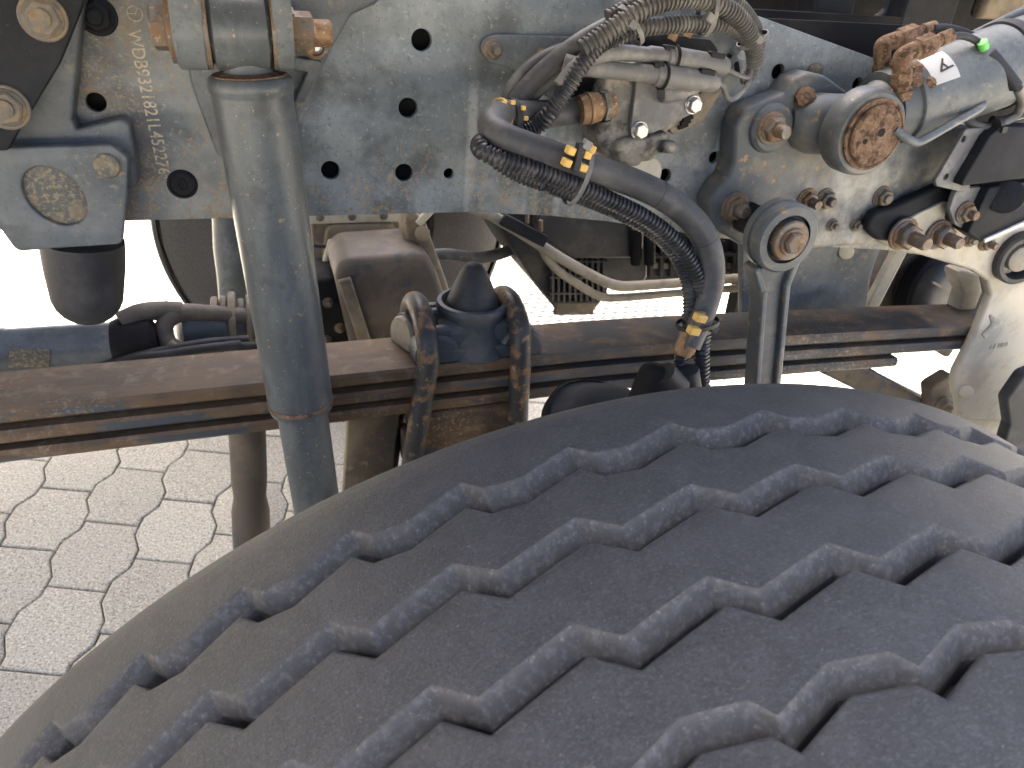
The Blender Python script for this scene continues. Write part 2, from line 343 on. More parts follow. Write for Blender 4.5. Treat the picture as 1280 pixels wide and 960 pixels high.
def text(name, m, parent, body, origin, xdir, ydir, size, depth=.0004, space=1.0, align='LEFT', weight=0.0):
    cu = bpy.data.curves.new(name, 'FONT'); cu.body = body; cu.size = size; cu.extrude = depth/2; cu.space_character = space; cu.align_x = align; cu.resolution_u = 3; cu.offset = weight
    t = bpy.data.objects.new('tmp', cu); COL.objects.link(t)
    me = bpy.data.meshes.new_from_object(t.evaluated_get(bpy.context.evaluated_depsgraph_get()))
    bpy.data.objects.remove(t); bpy.data.curves.remove(cu)
    xd, yd = Vector(xdir).normalized(), Vector(ydir).normalized(); zd = xd.cross(yd)
    V = [tuple(Vector(origin)+xd*q.co.x+yd*q.co.y+zd*q.co.z) for q in me.vertices]
    Fc = [tuple(p.vertices) for p in me.polygons]; bpy.data.meshes.remove(me)
    return mesh_obj(name, V, Fc, m, parent, 0)
def bolt(parent, u, v, Y, rp, ax=(0, -1, 0), stud=.5, m='bolt', name='bolt', hexh=.55, wash=1.0, P=None, r=None):
    p = at(u, v, Y) if P is None else Vector(P); r = rp*mpp(u, v, Y) if r is None else r; ax = Vector(ax).normalized()
    ph = random.random()*1.0; h0 = .16*r
    b = MB()
    b.lathe(p, ax, [(h0-.0004, r*.78), (h0+hexh*r*.8, r*.78), (h0+hexh*r, r*.68)], 6, ph=ph).lathe(p, ax, [(h0-.0003, r*.86), (h0+.08*r, r*.84), (h0+.16*r, r*.70)], 24)
    o = b.build(name, m, parent, smooth=25)
    MB().lathe(p, ax, [(-.0005, r*wash), (h0*.7, r*wash), (h0, r*wash*.94)], 28).build('washer', m, o, smooth=30)
    if stud:
        MB().lathe(p, ax, [(h0+hexh*r*.9, r*.42), (h0+(hexh+stud*.8)*r, r*.42), (h0+(hexh+stud)*r, r*.34)], 18).build('stud', m, o, smooth=30)
    return o

# ------------------------------------------------------------------ ground
GZ = -0.5
g = mesh_obj('ground', [(-40, -40, GZ-.022), (40, -40, GZ-.022), (40, 40, GZ-.022), (-40, 40, GZ-.022)], [(0, 1, 2, 3)], 'ground', org=(0, 0, GZ-.022)); tag(g, kind='structure')
pav = tag(bpy.data.objects.new('pavement', None), kind='structure'); COL.objects.link(pav); pav.location = (0, 0, GZ); ORG[pav.name] = Vector((0, 0, GZ))
mesh_obj('joint_bed', [(-7, -5, GZ-.007), (8, -5, GZ-.007), (8, 11, GZ-.007), (-7, 11, GZ-.007)], [(0, 1, 2, 3)], 'sand', pav)
PA = R_(-17.5); f1 = Vector((math.cos(PA), math.sin(PA), 0)); f2 = Vector((-math.sin(PA), math.cos(PA), 0))
A1 = f1*.157-f2*.013; A2 = f1*-.020+f2*.210             # the slightly racked lattice the stones were laid on
e1, e2 = A1.normalized(), A2.normalized()
PW, PL, AMP, GAP = A1.length, A2.length, 0.0125, 0.0032
def wave(t):                                              # interlocking flank: out at the ends, in at the waist
    t = abs((t/PL) % 1.0 - .5)*2                           # 1 at the joint, 0 at the waist
    return AMP*(max(-1, min(1, (t-.5)/.22)))
def bone():
    ts = [-.5, -.36, -.14, .14, .36, .5]
    L = []
    for t in ts:
        y = max(-PL/2+GAP/2, min(PL/2-GAP/2, t*PL)); L.append((PW/2+wave(PL/2+t*PL+PL/2) - GAP/2, y))
    out = L + [(-x, y) for x, y in reversed(L)]
    return out
BO = bone()
def bone_mesh():
    n = len(BO); b = .004
    def ins(p, k):
        return (p[0]-math.copysign(k, p[0]), p[1]-(math.copysign(k, p[1]) if abs(abs(p[1])-PL/2) < .003 else 0))
    v = [(*(p), -.06) for p in BO] + [(*(p), -b) for p in BO] + [(*ins(p, b*.4), -b*.3) for p in BO] + [(*ins(p, b), 0) for p in BO]
    v = [tuple(e1*q[0]+e2*q[1]+Vector((0, 0, q[2]))) for q in v]; f = []
    for r in range(3):
        for j in range(n):
            a, c = r*n+j, r*n+(j+1) % n; f.append((a, c, c+n, a+n))
    f.append(tuple(range(3*n, 4*n)))
    return v, f
bv, bf = bone_mesh()
pme = bpy.data.meshes.new('paver'); pme.from_pydata(bv, [], bf); pme.shade_smooth(); pme.set_sharp_from_angle(angle=R_(25)); pme.materials.append(MAT['paver'])
O0 = (Vector((-.724, 1.328, 0))+Vector((-.559, 1.263, 0)))/2      # middle of one end joint
seen, rest = [], []
for i in range(-45, 60):
    for j in range(-32, 46):
        c = O0 + e1*(i*PW) + e2*((j+.5+(.5 if i % 2 else 0))*PL)
        if not (-5 < c.x < 6 and -3.5 < c.y < 9): continue
        d = Vector((c.x, c.y, GZ))-CAM; zc = d.dot(FWD)
        ok = False
        if zc > .3:
            u, v_ = 640+F_PX*d.dot(RIGHT)/zc, 480-F_PX*d.dot(UP)/zc
            ok = (-60 < u < 300 and 270 < v_ < 960) or (300 <= u < 960 and 300 < v_ < 620) or (1000 < u < 1340 and 420 < v_ < 620)
        (seen if ok else rest).append((zc, c))
seen.sort(key=lambda q: q[0]); rest += seen[295:]; seen = seen[:295]
for k, (z, c) in enumerate(seen):
    o = bpy.data.objects.new('paver', pme); COL.objects.link(o); o.parent = pav
    o.location = (c.x, c.y, random.uniform(-.0012, .0012)); o.rotation_euler = (random.uniform(-.006, .006), random.uniform(-.006, .006), random.uniform(-.012, .012))
V, Fc = [], []
for z, c in rest:
    k = len(V); V += [(q[0]+c.x, q[1]+c.y, q[2]+GZ) for q in bv]; Fc += [tuple(i+k for i in q) for q in bf]
tag(mesh_obj('pavers_beyond', V, Fc, 'paver', pav, 40), kind='stuff')
# studded cover plate lying on the paving on the far side
dc = thing('drain_cover', 'pale studded cover plate set in the paving beyond the springs', 'drain cover', (1.02, 2.22, GZ))
MB().box((1.02, 2.22, GZ+.006), (.62, .42, .010), Matrix.Rotation(R_(-4), 3, 'Z')).build('cover_plate', 'iron', dc, bevel=.003)
st = MB().lathe((0, 0, 0), (0, 0, 1), [(0, .017), (.004, .015), (.006, .009)], 12).build('stud', 'stud', None, org=(0, 0, 0))
for i in range(13):
    for j in range(9):
        q = Vector((.045*(i-6)+(.0225 if j % 2 else 0), .043*(j-4), 0)); q.rotate(Matrix.Rotation(R_(-4), 3, 'Z'))
        s_ = st if (i, j) == (0, 0) else bpy.data.objects.new('stud', st.data)
        if s_ is not st: COL.objects.link(s_)
        s_.parent = dc; s_.location = (q.x, q.y, .0108)

# ------------------------------------------------------------------ unseen truck body and added panels overhead, shaped to cast the shade here
cab = thing('shade_body', 'unseen truck body block over the chassis, shaped to keep off sun and sky', 'truck body', (-.6, 1.3, .95))
MB().box((-2.175, 1.47, 2.475), (3.65, 3.24, 3.05)).build('shade_shell', 'body', cab, bevel=.02, seg=3)  # out of view; stretched and placed to block sun and left-hand sky
MB().box((1.16, .82, .89), (.70, .76, .08)).build('shade_slab', 'under', cab, bevel=.01)  # unseen slab added to shade the rail top and cylinder
MB().box((.05, .24, .79), (1.0, .42, .02)).build('sky_blocker', 'under', cab, bevel=.004)  # unseen panel added to keep sky light off the far tread ribs
for k in range(7): MB().box((-3.2+.42*k, 1.5, .92), (.08, 2.9, .10)).build('cross_bearer', 'under', cab)

# ------------------------------------------------------------------ near tyre
TR = 0.525; NP = 58; PER = 360/NP
def saw(th, ph, kn):                                     # piecewise profile over one tread pitch
    t = ((th-ph) % PER)/PER
    for (a, b), (c, d) in zip(kn, kn[1:]):
        if a <= t <= c: return b+(d-b)*(t-a)/(c-a)
    return kn[-1][1]
K1 = [(0, .0125), (.16, .0025), (.48, .0005), (1, .0125)]
K2 = [(0, -.0365), (.29, -.050), (1, -.0365)]
K3 = [(0, -.0880), (.26, -.101), (1, -.0880)]
K4 = [(0, -.1365), (.42, -.1395), (.52, -.1475), (1, -.1365)]
# far edge of groove / near edge of groove
GR = [(K1, -21.9, -.0155, .2), (K2, -23.7, -.0130, 0), (K3, -19.9, -.0125, 0), (K4, -11.7, -.0105, 0)]
ft = lambda th, k: saw(th, GR[k][1], GR[k][0])
nr = lambda th, k: saw(th, GR[k][1]-GR[k][3], GR[k][0]) + GR[k][2]
def crown(y):                                            # tread radius across the width
    q = abs(y+.0695); d = -.0035*(q/.12)**2
    if q > .100: d -= .011*((q-.100)/.0315)**2.3
    return TR+d
tyre = thing('tyre', 'large black truck tyre with zigzag tread in the foreground', 'tyre', (0, -.0695, -.5))
SH = .1315
def rib(far, near, wf, wn):
    """one rib from its far edge to its near edge; wf/wn: does that side drop into a groove"""
    ths = {round(.5*i, 3) for i in range(720)}
    for kn, ph, _, sh_ in GR:
        for j in range(NP):
            for t_, _y in kn[:-1]:
                for dl_ in (-.05, .05):
                    for o_ in (0, sh_): ths.add(round((ph-o_+(j+t_)*PER+dl_) % 360, 3))
    ths = sorted(ths); ths = [ths[0]]+[b for a, b in zip(ths, ths[1:]) if b-a > .02]
    N = len(ths); rs = []
    for th in ths:
        a = R_(th); yf, yn = far(th), near(th); w_ = yf-yn; sec = []
        D = .0225
        if wf: sec += [(yf+.0022, -D), (yf+.0012, -.008), (yf+.0006, -.0030), (yf+.0001, -.0014), (yf-.0008, -.0005), (yf-.0022, 0)]
        else: sec += [(yf+.001, -.022), (yf, -.009), (yf-.0015, -.003), (yf-.005, 0)]
        for k in range(1, 6): sec.append((yf-.004-(w_-.008)*k/6, 0))
        if wn: sec += [(yn+.0022, 0), (yn+.0009, -.0004), (yn-.0002, -.0012), (yn-.0014, -.0030), (yn-.0046, -.0074), (yn-.0060, -.0102), (yn-.0066, -.0150), (yn-.0068, -D)]
        else: sec += [(yn+.005, 0), (yn+.0015, -.003), (yn, -.009), (yn-.001, -.022)]
        rs.append([Vector(((crown(y)+d)*math.sin(a), y, (crown(y)+d)*math.cos(a))) for y, d in sec])
    M = len(rs[0]); V = [q for r in rs for q in r]; f = []
    for i in range(N):
        for j in range(M-1):
            a, b = i*M+j, ((i+1) % N)*M+j; f.append((a, a+1, b+1, b))
    for q in V: q.z = max(q.z, -.4985)
    return V, f, M
edges = [(lambda t: .0620, lambda t: ft(t, 0)), (lambda t: nr(t, 0), lambda t: ft(t, 1)), (lambda t: nr(t, 1), lambda t: ft(t, 2)), (lambda t: nr(t, 2), lambda t: ft(t, 3)), (lambda t: nr(t, 3), lambda t: -.201)]
for k, (fa, ne) in enumerate(edges):
    # the groove's lit wall is the near flank of the farther rib
    V, f, M_ = rib(fa, ne, k > 0, k < 4)
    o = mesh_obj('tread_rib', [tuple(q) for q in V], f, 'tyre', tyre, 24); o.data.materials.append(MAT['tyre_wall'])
    if k < 4:                                             # scuffed edge, and flank coloured paler for the light from the near side
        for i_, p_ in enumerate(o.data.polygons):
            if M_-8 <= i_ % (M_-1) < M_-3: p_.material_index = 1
def ring_mesh(prof, n=240, zmin=-.4985):
    V, f = [], []; M = len(prof)
    for i in range(n):
        a = 2*math.pi*i/n
        for y, r in prof: V.append((r*math.sin(a), y, max(r*math.cos(a), zmin)))
    for i in range(n):
        for j in range(M-1):
            p, q = i*M+j, ((i+1) % n)*M+j; f.append((p, p+1, q+1, q))
    return V, f
cas = [(.060, .494), (.03, .5000), (-.07, .5022), (-.17, .5000), (-.199, .494), (-.215, .470), (-.226, .42), (-.222, .36), (-.20, .305), (-.19, .285), (.05, .285), (.061, .305), (.083, .36), (.087, .42), (.076, .470), (.060, .494)]
V, f = ring_mesh(cas); mesh_obj('tyre_casing', V, f, 'rubber', tyre, 60)
V, f = ring_mesh([(-.19, .29), (-.19, .27), (-.10, .255), (-.10, .06), (-.085, .06), (-.085, .25), (.05, .27), (.05, .29)], 96); mesh_obj('wheel_rim', V, f, 'rimsteel', tyre, 40)

# tyre on the far side of the same axle
ft_ = thing('tyre', 'dark tyre on the far side seen below the frame rail', 'tyre', (0, 2.04, -.5))
def sh(pr, c=2.04, s=-1): return [(c+s*(y+.0695), r) for y, r in pr]
V, f = ring_mesh(sh([(.062, .505), (.058, .515), (.03, .522), (.012, .524), (.010, .512), (-.002, .512), (-.004, .525), (-.037, .525), (-.039, .512), (-.049, .512), (-.05, .525), (-.088, .525), (-.09, .512), (-.1, .512), (-.102, .525), (-.136, .524), (-.138, .512), (-.148, .512), (-.15, .523), (-.197, .515), (-.201, .505)]), 200); mesh_obj('tread', V, f, 'tyre', ft_, 45)
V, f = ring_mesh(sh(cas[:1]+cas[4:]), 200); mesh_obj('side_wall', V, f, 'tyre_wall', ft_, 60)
V, f = ring_mesh(sh([(-.19, .29), (-.10, .255), (-.10, .06), (-.085, .06), (-.085, .25), (.05, .27), (.05, .29)]), 96); mesh_obj('wheel_rim', V, f, 'under', ft_, 40)

# ------------------------------------------------------------------ frame rail
RY = .56
bot = [(160, 275), (590, 264), (690, 269), (760, 276), (900, 297), (1000, 306), (1110, 312), (1180, 322)]
top = [(1225, 118), (1180, 105), (1095, 75), (950, 22)]
B = [at(u, v, RY) for u, v in bot]; T = [at(u, v, RY) for u, v in top]
out = [(-1.3, B[0].z)] + [(q.x, q.z) for q in B] + [(q.x, q.z) for q in T] + [(.13, .718), (-.1, .725), (-1.3, .725)]
rail = thing('frame_rail', 'blue-grey steel frame rail with round holes and rust specks', 'frame rail', (-.1, RY, B[0].z))
hl = []
for u, v, rp in ((527, 50, 13), (510, 135, 12), (413, 213, 11.5), (505, 216, 11), (561, 217, 6.5), (120, 128, 11.5), (973, 90, 9.5), (831, 220, 9), (893, 197, 7.5), (1072, 105, 7.5)):
    c = at(u, v, RY); r = rp*mpp(u, v, RY)+.001
    hl.append([(c.x+r*math.cos(2*math.pi*k/28), c.z+r*math.sin(2*math.pi*k/28)) for k in range(28)])
plate('web', 'rail', rail, out, RY, .009, bev=.001, r=.02, holes=hl, px=False)
def flange(edge, zoff, name, dz=.008):
    V, f = [], []
    for x, z in edge:
        V += [(x, RY+.004, z+zoff), (x, RY+.085, z+zoff), (x, RY+.085, z+zoff+dz), (x, RY+.004, z+zoff+dz)]
    for i in range(len(edge)-1):
        for j in range(4): a, b = 4*i+j, 4*i+(j+1) % 4; f.append((a, b, b+4, a+4))
    f += [(0, 1, 2, 3), tuple(len(V)-4+k for k in range(4))]
    mesh_obj(name, V, f, 'rail', rail, 30, bevel=.0015)
flange([(-1.3, B[0].z)]+[(q.x, q.z) for q in B], -.0008, 'bottom_flange')
flange([(-1.3, .725), (-.1, .725), (.13, .718)]+[(q.x, q.z) for q in reversed(T)], -.0085, 'top_flange', .009)
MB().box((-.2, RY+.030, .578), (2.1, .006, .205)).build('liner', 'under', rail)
# rubber plug with an oval mark
pc = at(228, 230, RY); pr_ = 16*mpp(228, 230, RY)
pl = MB().lathe(pc, (0, -1, 0), [(-.001, pr_*1.12), (.0012, pr_*1.12), (.003, pr_), (.0035, pr_*.9), (.0022, pr_*.84)], 32).build('rubber_plug', 'dark_paint', rail)
q = [Vector((pc.x+math.cos(a)*pr_*.28, RY-.0030, pc.z+math.sin(a)*pr_*.42)) for a in (2*math.pi*k/24 for k in range(25))]
MB().tube(q, .0009, 6, False).box((pc.x, RY-.0028, pc.z), (.0016, .0014, pr_*.4)).build('plug_mark', 'dark_paint', pl)
pc2 = at(671, 222, RY); MB().lathe(pc2, (0, -1, 0), [(-.001, .013), (.001, .013), (.003, .0115), (.002, .010)], 28).build('rubber_plug', 'dark_paint', rail)
# stamped identification number, reading downwards
a0, a1 = at(159, 37, RY-.0003), at(200, 226, RY-.0003)
dn = (a1-a0).normalized(); rt = Vector((1, 0, 0)); rt = (rt-dn*rt.dot(dn)).normalized()
base = at(159, 37, RY-.0003)
def tw(body, size, sp):
    return text('stamped_number', 'stamp', rail, body, base, dn, rt, size, .0003, sp, weight=.00012)
n_ = tw('WDB9321821L452276*', .0165, 1.0)
ln = max((Vector(v.co)+ORG[rail.name]-base).dot(dn) for v in n_.data.vertices)
L_ = (at(201, 226, RY)-at(159, 37, RY)).length
sc_ = L_/ln
for v in n_.data.vertices:                               # stretch to the length of the stamped row
    q = v.co + ORG[rail.name] - base; k = q.dot(dn); v.co = v.co + dn*(k*(sc_-1))
sc0 = at(169, 17, RY-.0004); er = 8.5*mpp(169, 17, RY)
em = MB().tube([Vector((sc0.x+math.cos(a)*er, RY-.0004, sc0.z+math.sin(a)*er)) for a in (2*math.pi*k/32 for k in range(33))], .0007, 6, False)
for k in range(3):
    a = R_(180+120*k); em.bar((sc0.x, RY-.0004, sc0.z), (sc0.x+math.cos(a)*er, RY-.0004, sc0.z+math.sin(a)*er), .0016, .0008, (0, 1, 0))
em.build('stamped_emblem', 'stamp', rail)
b_ = bolt(rail, 122, 20, RY, 23, m='dark_paint', stud=.45, hexh=.6)
bolt(rail, 1018, 91, RY, 12, m='bolt_dusty', stud=0, hexh=.3)
# inner liner of the rail: the opposite rail and the dark bay between them
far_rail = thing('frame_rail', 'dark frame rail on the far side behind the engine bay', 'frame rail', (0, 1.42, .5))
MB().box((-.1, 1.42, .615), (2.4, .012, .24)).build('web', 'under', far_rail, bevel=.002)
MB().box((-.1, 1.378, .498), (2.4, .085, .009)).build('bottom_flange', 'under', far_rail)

# ------------------------------------------------------------------ shock absorber and its fork on the rail
SY = .49
fork = thing('shock_bracket', 'dark forked bracket on the rail holding the shock absorber eye', 'bracket', at(310, 100, RY-.012))
plate('back_plate', 'paint', fork, [(212, -40), (490, -40), (468, 0), (436, 14), (412, 55), (378, 128), (372, 150), (330, 210), (276, 194), (246, 110), (236, 70)], RY-.0135, .013, bev=.004, r=.012)
plate('pocket_rib', 'paint', fork, [(368, 75), (402, 78), (376, 132), (366, 150), (362, 150), (370, 128), (388, 88), (368, 86)], RY-.024, .012, bev=.002, r=.003)
ec = at(300, 38, SY); s0 = mpp(300, 38, SY)
def lug(x0, x1, rr, zc):
    prof = []; 
    for x in (x0, x0+.002, x1-.002, x1):
        rr2 = rr - (.002 if x in (x0, x1) else 0); ring = []
        for k in range(13): a = math.pi*(1.0+k/12); ring.append(Vector((x, SY+math.sin(a+math.pi/2)*0+math.cos(a)*rr2, zc+math.sin(a)*rr2)))
        ring += [Vector((x, RY-.004, zc+.004)), Vector((x, RY-.004, zc+.09)), Vector((x, SY-rr2*.6, zc+.09))]
        prof.append(ring)
    return MB().rings(prof)
X = lambda u: at(u, 40, SY-.02).x
lug(X(216), X(256), .033, ec.z).build('lug', 'paint', fork, smooth=40)
lug(X(342), X(366), .033, ec.z).build('lug', 'paint', fork, smooth=40)
wb = MB().lathe((X(216), SY, ec.z), (-1, 0, 0), [(-.001, .028), (.004, .028), (.005, .026)], 32).build('washer', 'bolt', fork)
hb = MB().lathe((X(214), SY, ec.z), (-1, 0, 0), [(0, .019), (.015, .019), (.017, .016)], 6, ph=.3).build('bolt_head', 'bolt', fork, smooth=20)
nb = MB().lathe((X(366), SY, ec.z), (1, 0, 0), [(0, .021), (.003, .021), (.003, .018), (.017, .018), (.019, .015)], 6, ph=.2).build('nut', 'bolt', fork, smooth=20)
MB().lathe((X(366), SY, ec.z), (1, 0, 0), [(.017, .0115), (.033, .0115), (.035, .010)], 20).build('stud', 'brass', nb)
lp = at(394, 57, RY-.022); 
lo = MB().lathe(lp, (0, -1, 0), [(-.010, .0125), (.004, .0125), (.006, .011), (.006, .0085), (.003, .0082)], 28).build('dome_nut', 'bolt', fork)
MB().lathe(lp, (0, -1, 0), [(.002, .0068), (.007, .0062), (.009, .004)], 20).build('stud', 'zinc', lo)
shock = thing('shock_absorber', 'thick blue-grey shock absorber tube leaning across the frame rail', 'shock absorber', at(375, 505, SY))
stp = at(313, 100, SY); sbt = at(376, 503, SY); sd = (sbt-stp).normalized(); sl_ = (sbt-stp).length
ex0, ex1 = X(259), X(341); xm = (ex0+ex1)/2
ey = MB().lathe((ex0, SY, ec.z), (1, 0, 0), [(0, .026), (.003, .028), (.005, .0325), ((ex1-ex0)*.25, .0335), ((ex1-ex0)*.5, .034), ((ex1-ex0)*.75, .0335), (ex1-ex0-.005, .0325), (ex1-ex0-.003, .028), (ex1-ex0, .026)], 40).build('upper_eye', 'shock', shock)
for x_, s_ in ((ex0, -1), (ex1, 1)):
    MB().lathe((x_, SY, ec.z), (s_, 0, 0), [(-.001, .032), (.0022, .032), (.003, .030)], 36).build('bush_washer', 'bolt', ey)
MB().lathe(stp-sd*.030, sd, [(0, .026), (.012, .022), (.020, .021), (.028, .025), (.031, .027)], 32).build('neck', 'zinc' if 0 else 'shock', shock)
MB().lathe(stp-sd*.006, sd, [(0, .020), (.001, .031), (.003, .0355), (.007, .0380), (.013, .0378), (.0165, .0362), (.019, .0360), (sl_+.006, .0360), (sl_+.012, .0352), (sl_+.0125, .031)], 56).build('dust_tube', 'shock', shock, smooth=40)
MB().lathe(stp-sd*.0075, sd, [(0, .0235), (.0015, .029), (.0022, .0325), (.004, .033)], 40, False, False).build('rust_crust', 'rust', shock)
MB().lathe(sbt, sd, [(-.0055, .0365), (-.003, .0372), (-.0005, .0365)], 56, False, False).build('rust_ring', 'rust', shock)
MB().lathe(sbt-sd*.01, sd, [(0, .0285), (.30, .0285), (.305, .027)], 48).build('lower_tube', 'shock', shock)

# ------------------------------------------------------------------ buffer bracket, arm and rubber buffer at the left
bb = thing('buffer_bracket', 'grey bracket with a round recess above the rubber buffer', 'bracket', at(80, 300, .52))
plate('back_plate', 'paint', bb, [(-60, -60), (106, -60), (97, 20), (90, 90), (85, 150), (93, 167), (150, 154), (158, 158), (169, 233), (120, 236), (-60, 236)], .528, .028, bev=.003, r=.008)
plate('front_plate', 'paint', bb, [(-60, 190), (138, 184), (157, 198), (155, 245), (150, 303), (22, 312), (2, 284), (-60, 282)], .500, .012, bev=.002, r=.006, holes=[[(68+44*math.cos(a)+6*math.sin(a), 245+38*math.sin(a)+10*math.cos(a)) for a in (2*math.pi*k/28 for k in range(28))]])
plate('recess_disc', 'speckled', bb, [(68+48*math.cos(a)+6*math.sin(a), 245+42*math.sin(a)+10*math.cos(a)) for a in (2*math.pi*k/28 for k in range(28))], .5045, .006, bev=.0008, r=0)
rv_ = at(134, 207, .4995); MB().lathe(rv_, (0, -1, 0), [(-.001, .0112), (.0012, .0112), (.0026, .0100), (.003, .007)], 28).build('rivet', 'speckled', bb)
arm = thing('sloping_plate', 'dark sloping arm plate with two rusty bolts at the upper left', 'plate', at(30, 100, .487))
plate('arm_plate', 'dark_paint', arm, [(-60, -60), (112, -60), (100, 8), (72, 78), (20, 164), (8, 186), (-60, 190)], .485, .010, bev=.0015, r=.004)
bolt(arm, 54, 22, .485, 28, m='bolt_dusty', stud=.18, hexh=.35)
bolt(arm, 8, 134, .485, 27, m='bolt_dusty', stud=.18, hexh=.35)
rb0 = at(103, 300, .53); rb1 = at(112, 403, .53); rr = 45*mpp(105, 340, .53); h_ = (rb1-rb0).length
prof = [(0, rr*1.03), (.01, rr*1.03)] + [(h_*.35, rr*1.0), (h_*.62, rr*.93)] + [(h_*.62+h_*.38*math.sin(a), rr*.93*math.cos(a)) for a in (R_(12), R_(28), R_(44), R_(58), R_(70), R_(80), R_(87))]
tag(MB().lathe(rb0, rb1-rb0, prof, 40).build('rubber_buffer', 'rubber', None, smooth=60), 'black rubber buffer hanging below the grey bracket', 'rubber buffer')

# ------------------------------------------------------------------ leaf spring, U-bolts, clamp seat
spr = thing('leaf_spring', 'rusty stack of long spring leaves running below the frame rail', 'leaf spring', (0, .58, .19))
def leaf(z0, th, x0, x1, zf=None):
    V, f = [], []; n = 60; c = .0045
    for i in range(n+1):
        x = x0+(x1-x0)*i/n; dz = zf(x) if zf else 0
        for y, z in ((.535+c*.5, z0), (.535, z0-c), (.535, z0-th+c), (.535+c, z0-th), (.627-c, z0-th), (.627, z0-th+c), (.627, z0-c), (.627-c*.5, z0)): V.append((x, y, z+dz))
    for i in range(n):
        for j in range(8): a, b = 8*i+j, 8*i+(j+1) % 8; f.append((a, b, b+8, a+8))
    f += [tuple(range(8)), tuple(8*n+k for k in range(8))]
    mesh_obj('leaf', V, f, 'spring', spr, 25)
bend = lambda x: -.045*max(0, x-.16)**1.35 - .012*max(0, -x-.5)
leaf(.2735, .019, -1.1, .96, bend); leaf(.2465, .018, -1.1, .93, bend); leaf(.2210, .017, -1.1, .74, bend)
seat = thing('spring_clamp_seat', 'black cast clamp seat on the spring, cupping a pointed rubber stop', 'clamp seat', (.02, .585, .276))
cx_, cy_ = at(590, 400, .585).x, .585
MB().lathe((cx_, cy_, .274), (0, 0, 1), [(0, .056), (.012, .053), (.028, .046), (.044, .044), (.054, .0475), (.060, .048), (.064, .046), (.065, .041), (.060, .038), (.054, .0375)], 40).build('cup', 'clamp', seat)
MB().box((cx_, .585, .283), (.122, .096, .020)).build('base_plate', 'clamp', seat, bevel=.004)
MB().box((cx_, .585, .302), (.100, .082, .044)).build('seat_block', 'clamp', seat, bevel=.014, seg=3)
for sx in (-1, 1):
    for dy, hz in ((-.032, .030), (.0, .040), (.030, .034)):
        MB().box((cx_+sx*.047, cy_+dy, .290+hz/2), (.030, .014, hz)).build('gusset', 'clamp', seat, bevel=.004)
    MB().lathe((cx_+sx*.056, cy_, .282), (0, 1, 0), [(-.046, .026), (-.042, .030), (.042, .030), (.046, .026)], 28).build('saddle', 'clamp', seat)
tag(MB().lathe((cx_, cy_, .329), (0, 0, 1), [(0, .0365), (.006, .0345), (.018, .0300), (.032, .0245), (.044, .0190), (.053, .0140), (.058, .0095), (.060, .004)], 36).build('rubber_stop', 'rubber', None, smooth=60), 'pointed black rubber stop sitting in the cast clamp seat', 'rubber stop')
def ubolt(xt, xf, label):
    yb, yf, zt = .640, .522, .288; rr = (yb-yf)/2; P = [Vector((xf, yb, .02)), Vector((xt, yb, zt))]
    P = [Vector((xf+(xt-xf)*k/14, yb, .02+(zt-.02)*k/14)) for k in range(14)]
    P += [Vector((xt, (yb+yf)/2+rr*math.cos(a), zt+rr*.82*math.sin(a))) for a in (math.pi*k/20 for k in range(21))]
    P += [Vector((xt+(xf-xt)*k/20, yf, zt-(zt-.02)*k/20)) for k in range(1, 21)]
    return tag(MB().tube(P, .0138, 20).build('u_bolt', 'ubolt', None, smooth=60), label, 'u-bolt', 'U-bolts clamping the spring')
ubolt(at(536, 410, .522).x, at(503, 570, .522).x-.004, 'worn black U-bolt left of the pointed rubber stop')
ubolt(at(652, 430, .522).x, at(652, 520, .522).x, 'rust-streaked U-bolt right of the pointed rubber stop')
pd0 = at(503, 420, .60); pw = thing('pivot_pin', 'pale round pin end tucked inside the left U-bolt', 'pin', pd0)
MB().lathe(pd0, Vector((-.93, -.36, .06)), [(-.03, .027), (0, .027), (.003, .025)], 32).build('pin', 'pipe', pw); MB().lathe(pd0, Vector((-.93, -.36, .06)), [(-.03, .031), (-.006, .031), (-.003, .029)], 32).build('collar', 'clamp', pw)
axl = thing('front_axle', 'dark rusty axle seat and beam beneath the leaf spring', 'axle', (0, .6, -.1))
MB().box((.02, .585, .165), (.150, .094, .072)).build('spring_pad', 'spring', axl, bevel=.006)
MB().box((.02, .585, .10), (.165, .10, .060)).build('spring_seat', 'brown', axl, bevel=.006)
MB().box((.01, 1.0, .02), (.09, 1.75, .10)).build('beam', 'brown', axl, bevel=.012)
plate('bracket', 'tan', axl, [(438, 520), (500, 505), (492, 560), (486, 640), (430, 650)], .60, .02, bev=.003, r=.01)
tag(MB().lathe(at(313, 540, .64)+Vector((0, 0, .05)), at(318, 665, .64)-at(313, 540, .64), [(0, .0245), (.13, .0245), (.16, .0225), (.185, .0265), (.25, .0275), (.30, .025), (.40, .0245)], 32).build('link_tube', 'brown', None, smooth=50), 'dark brown upright tube below the spring left of the tyre', 'tube')

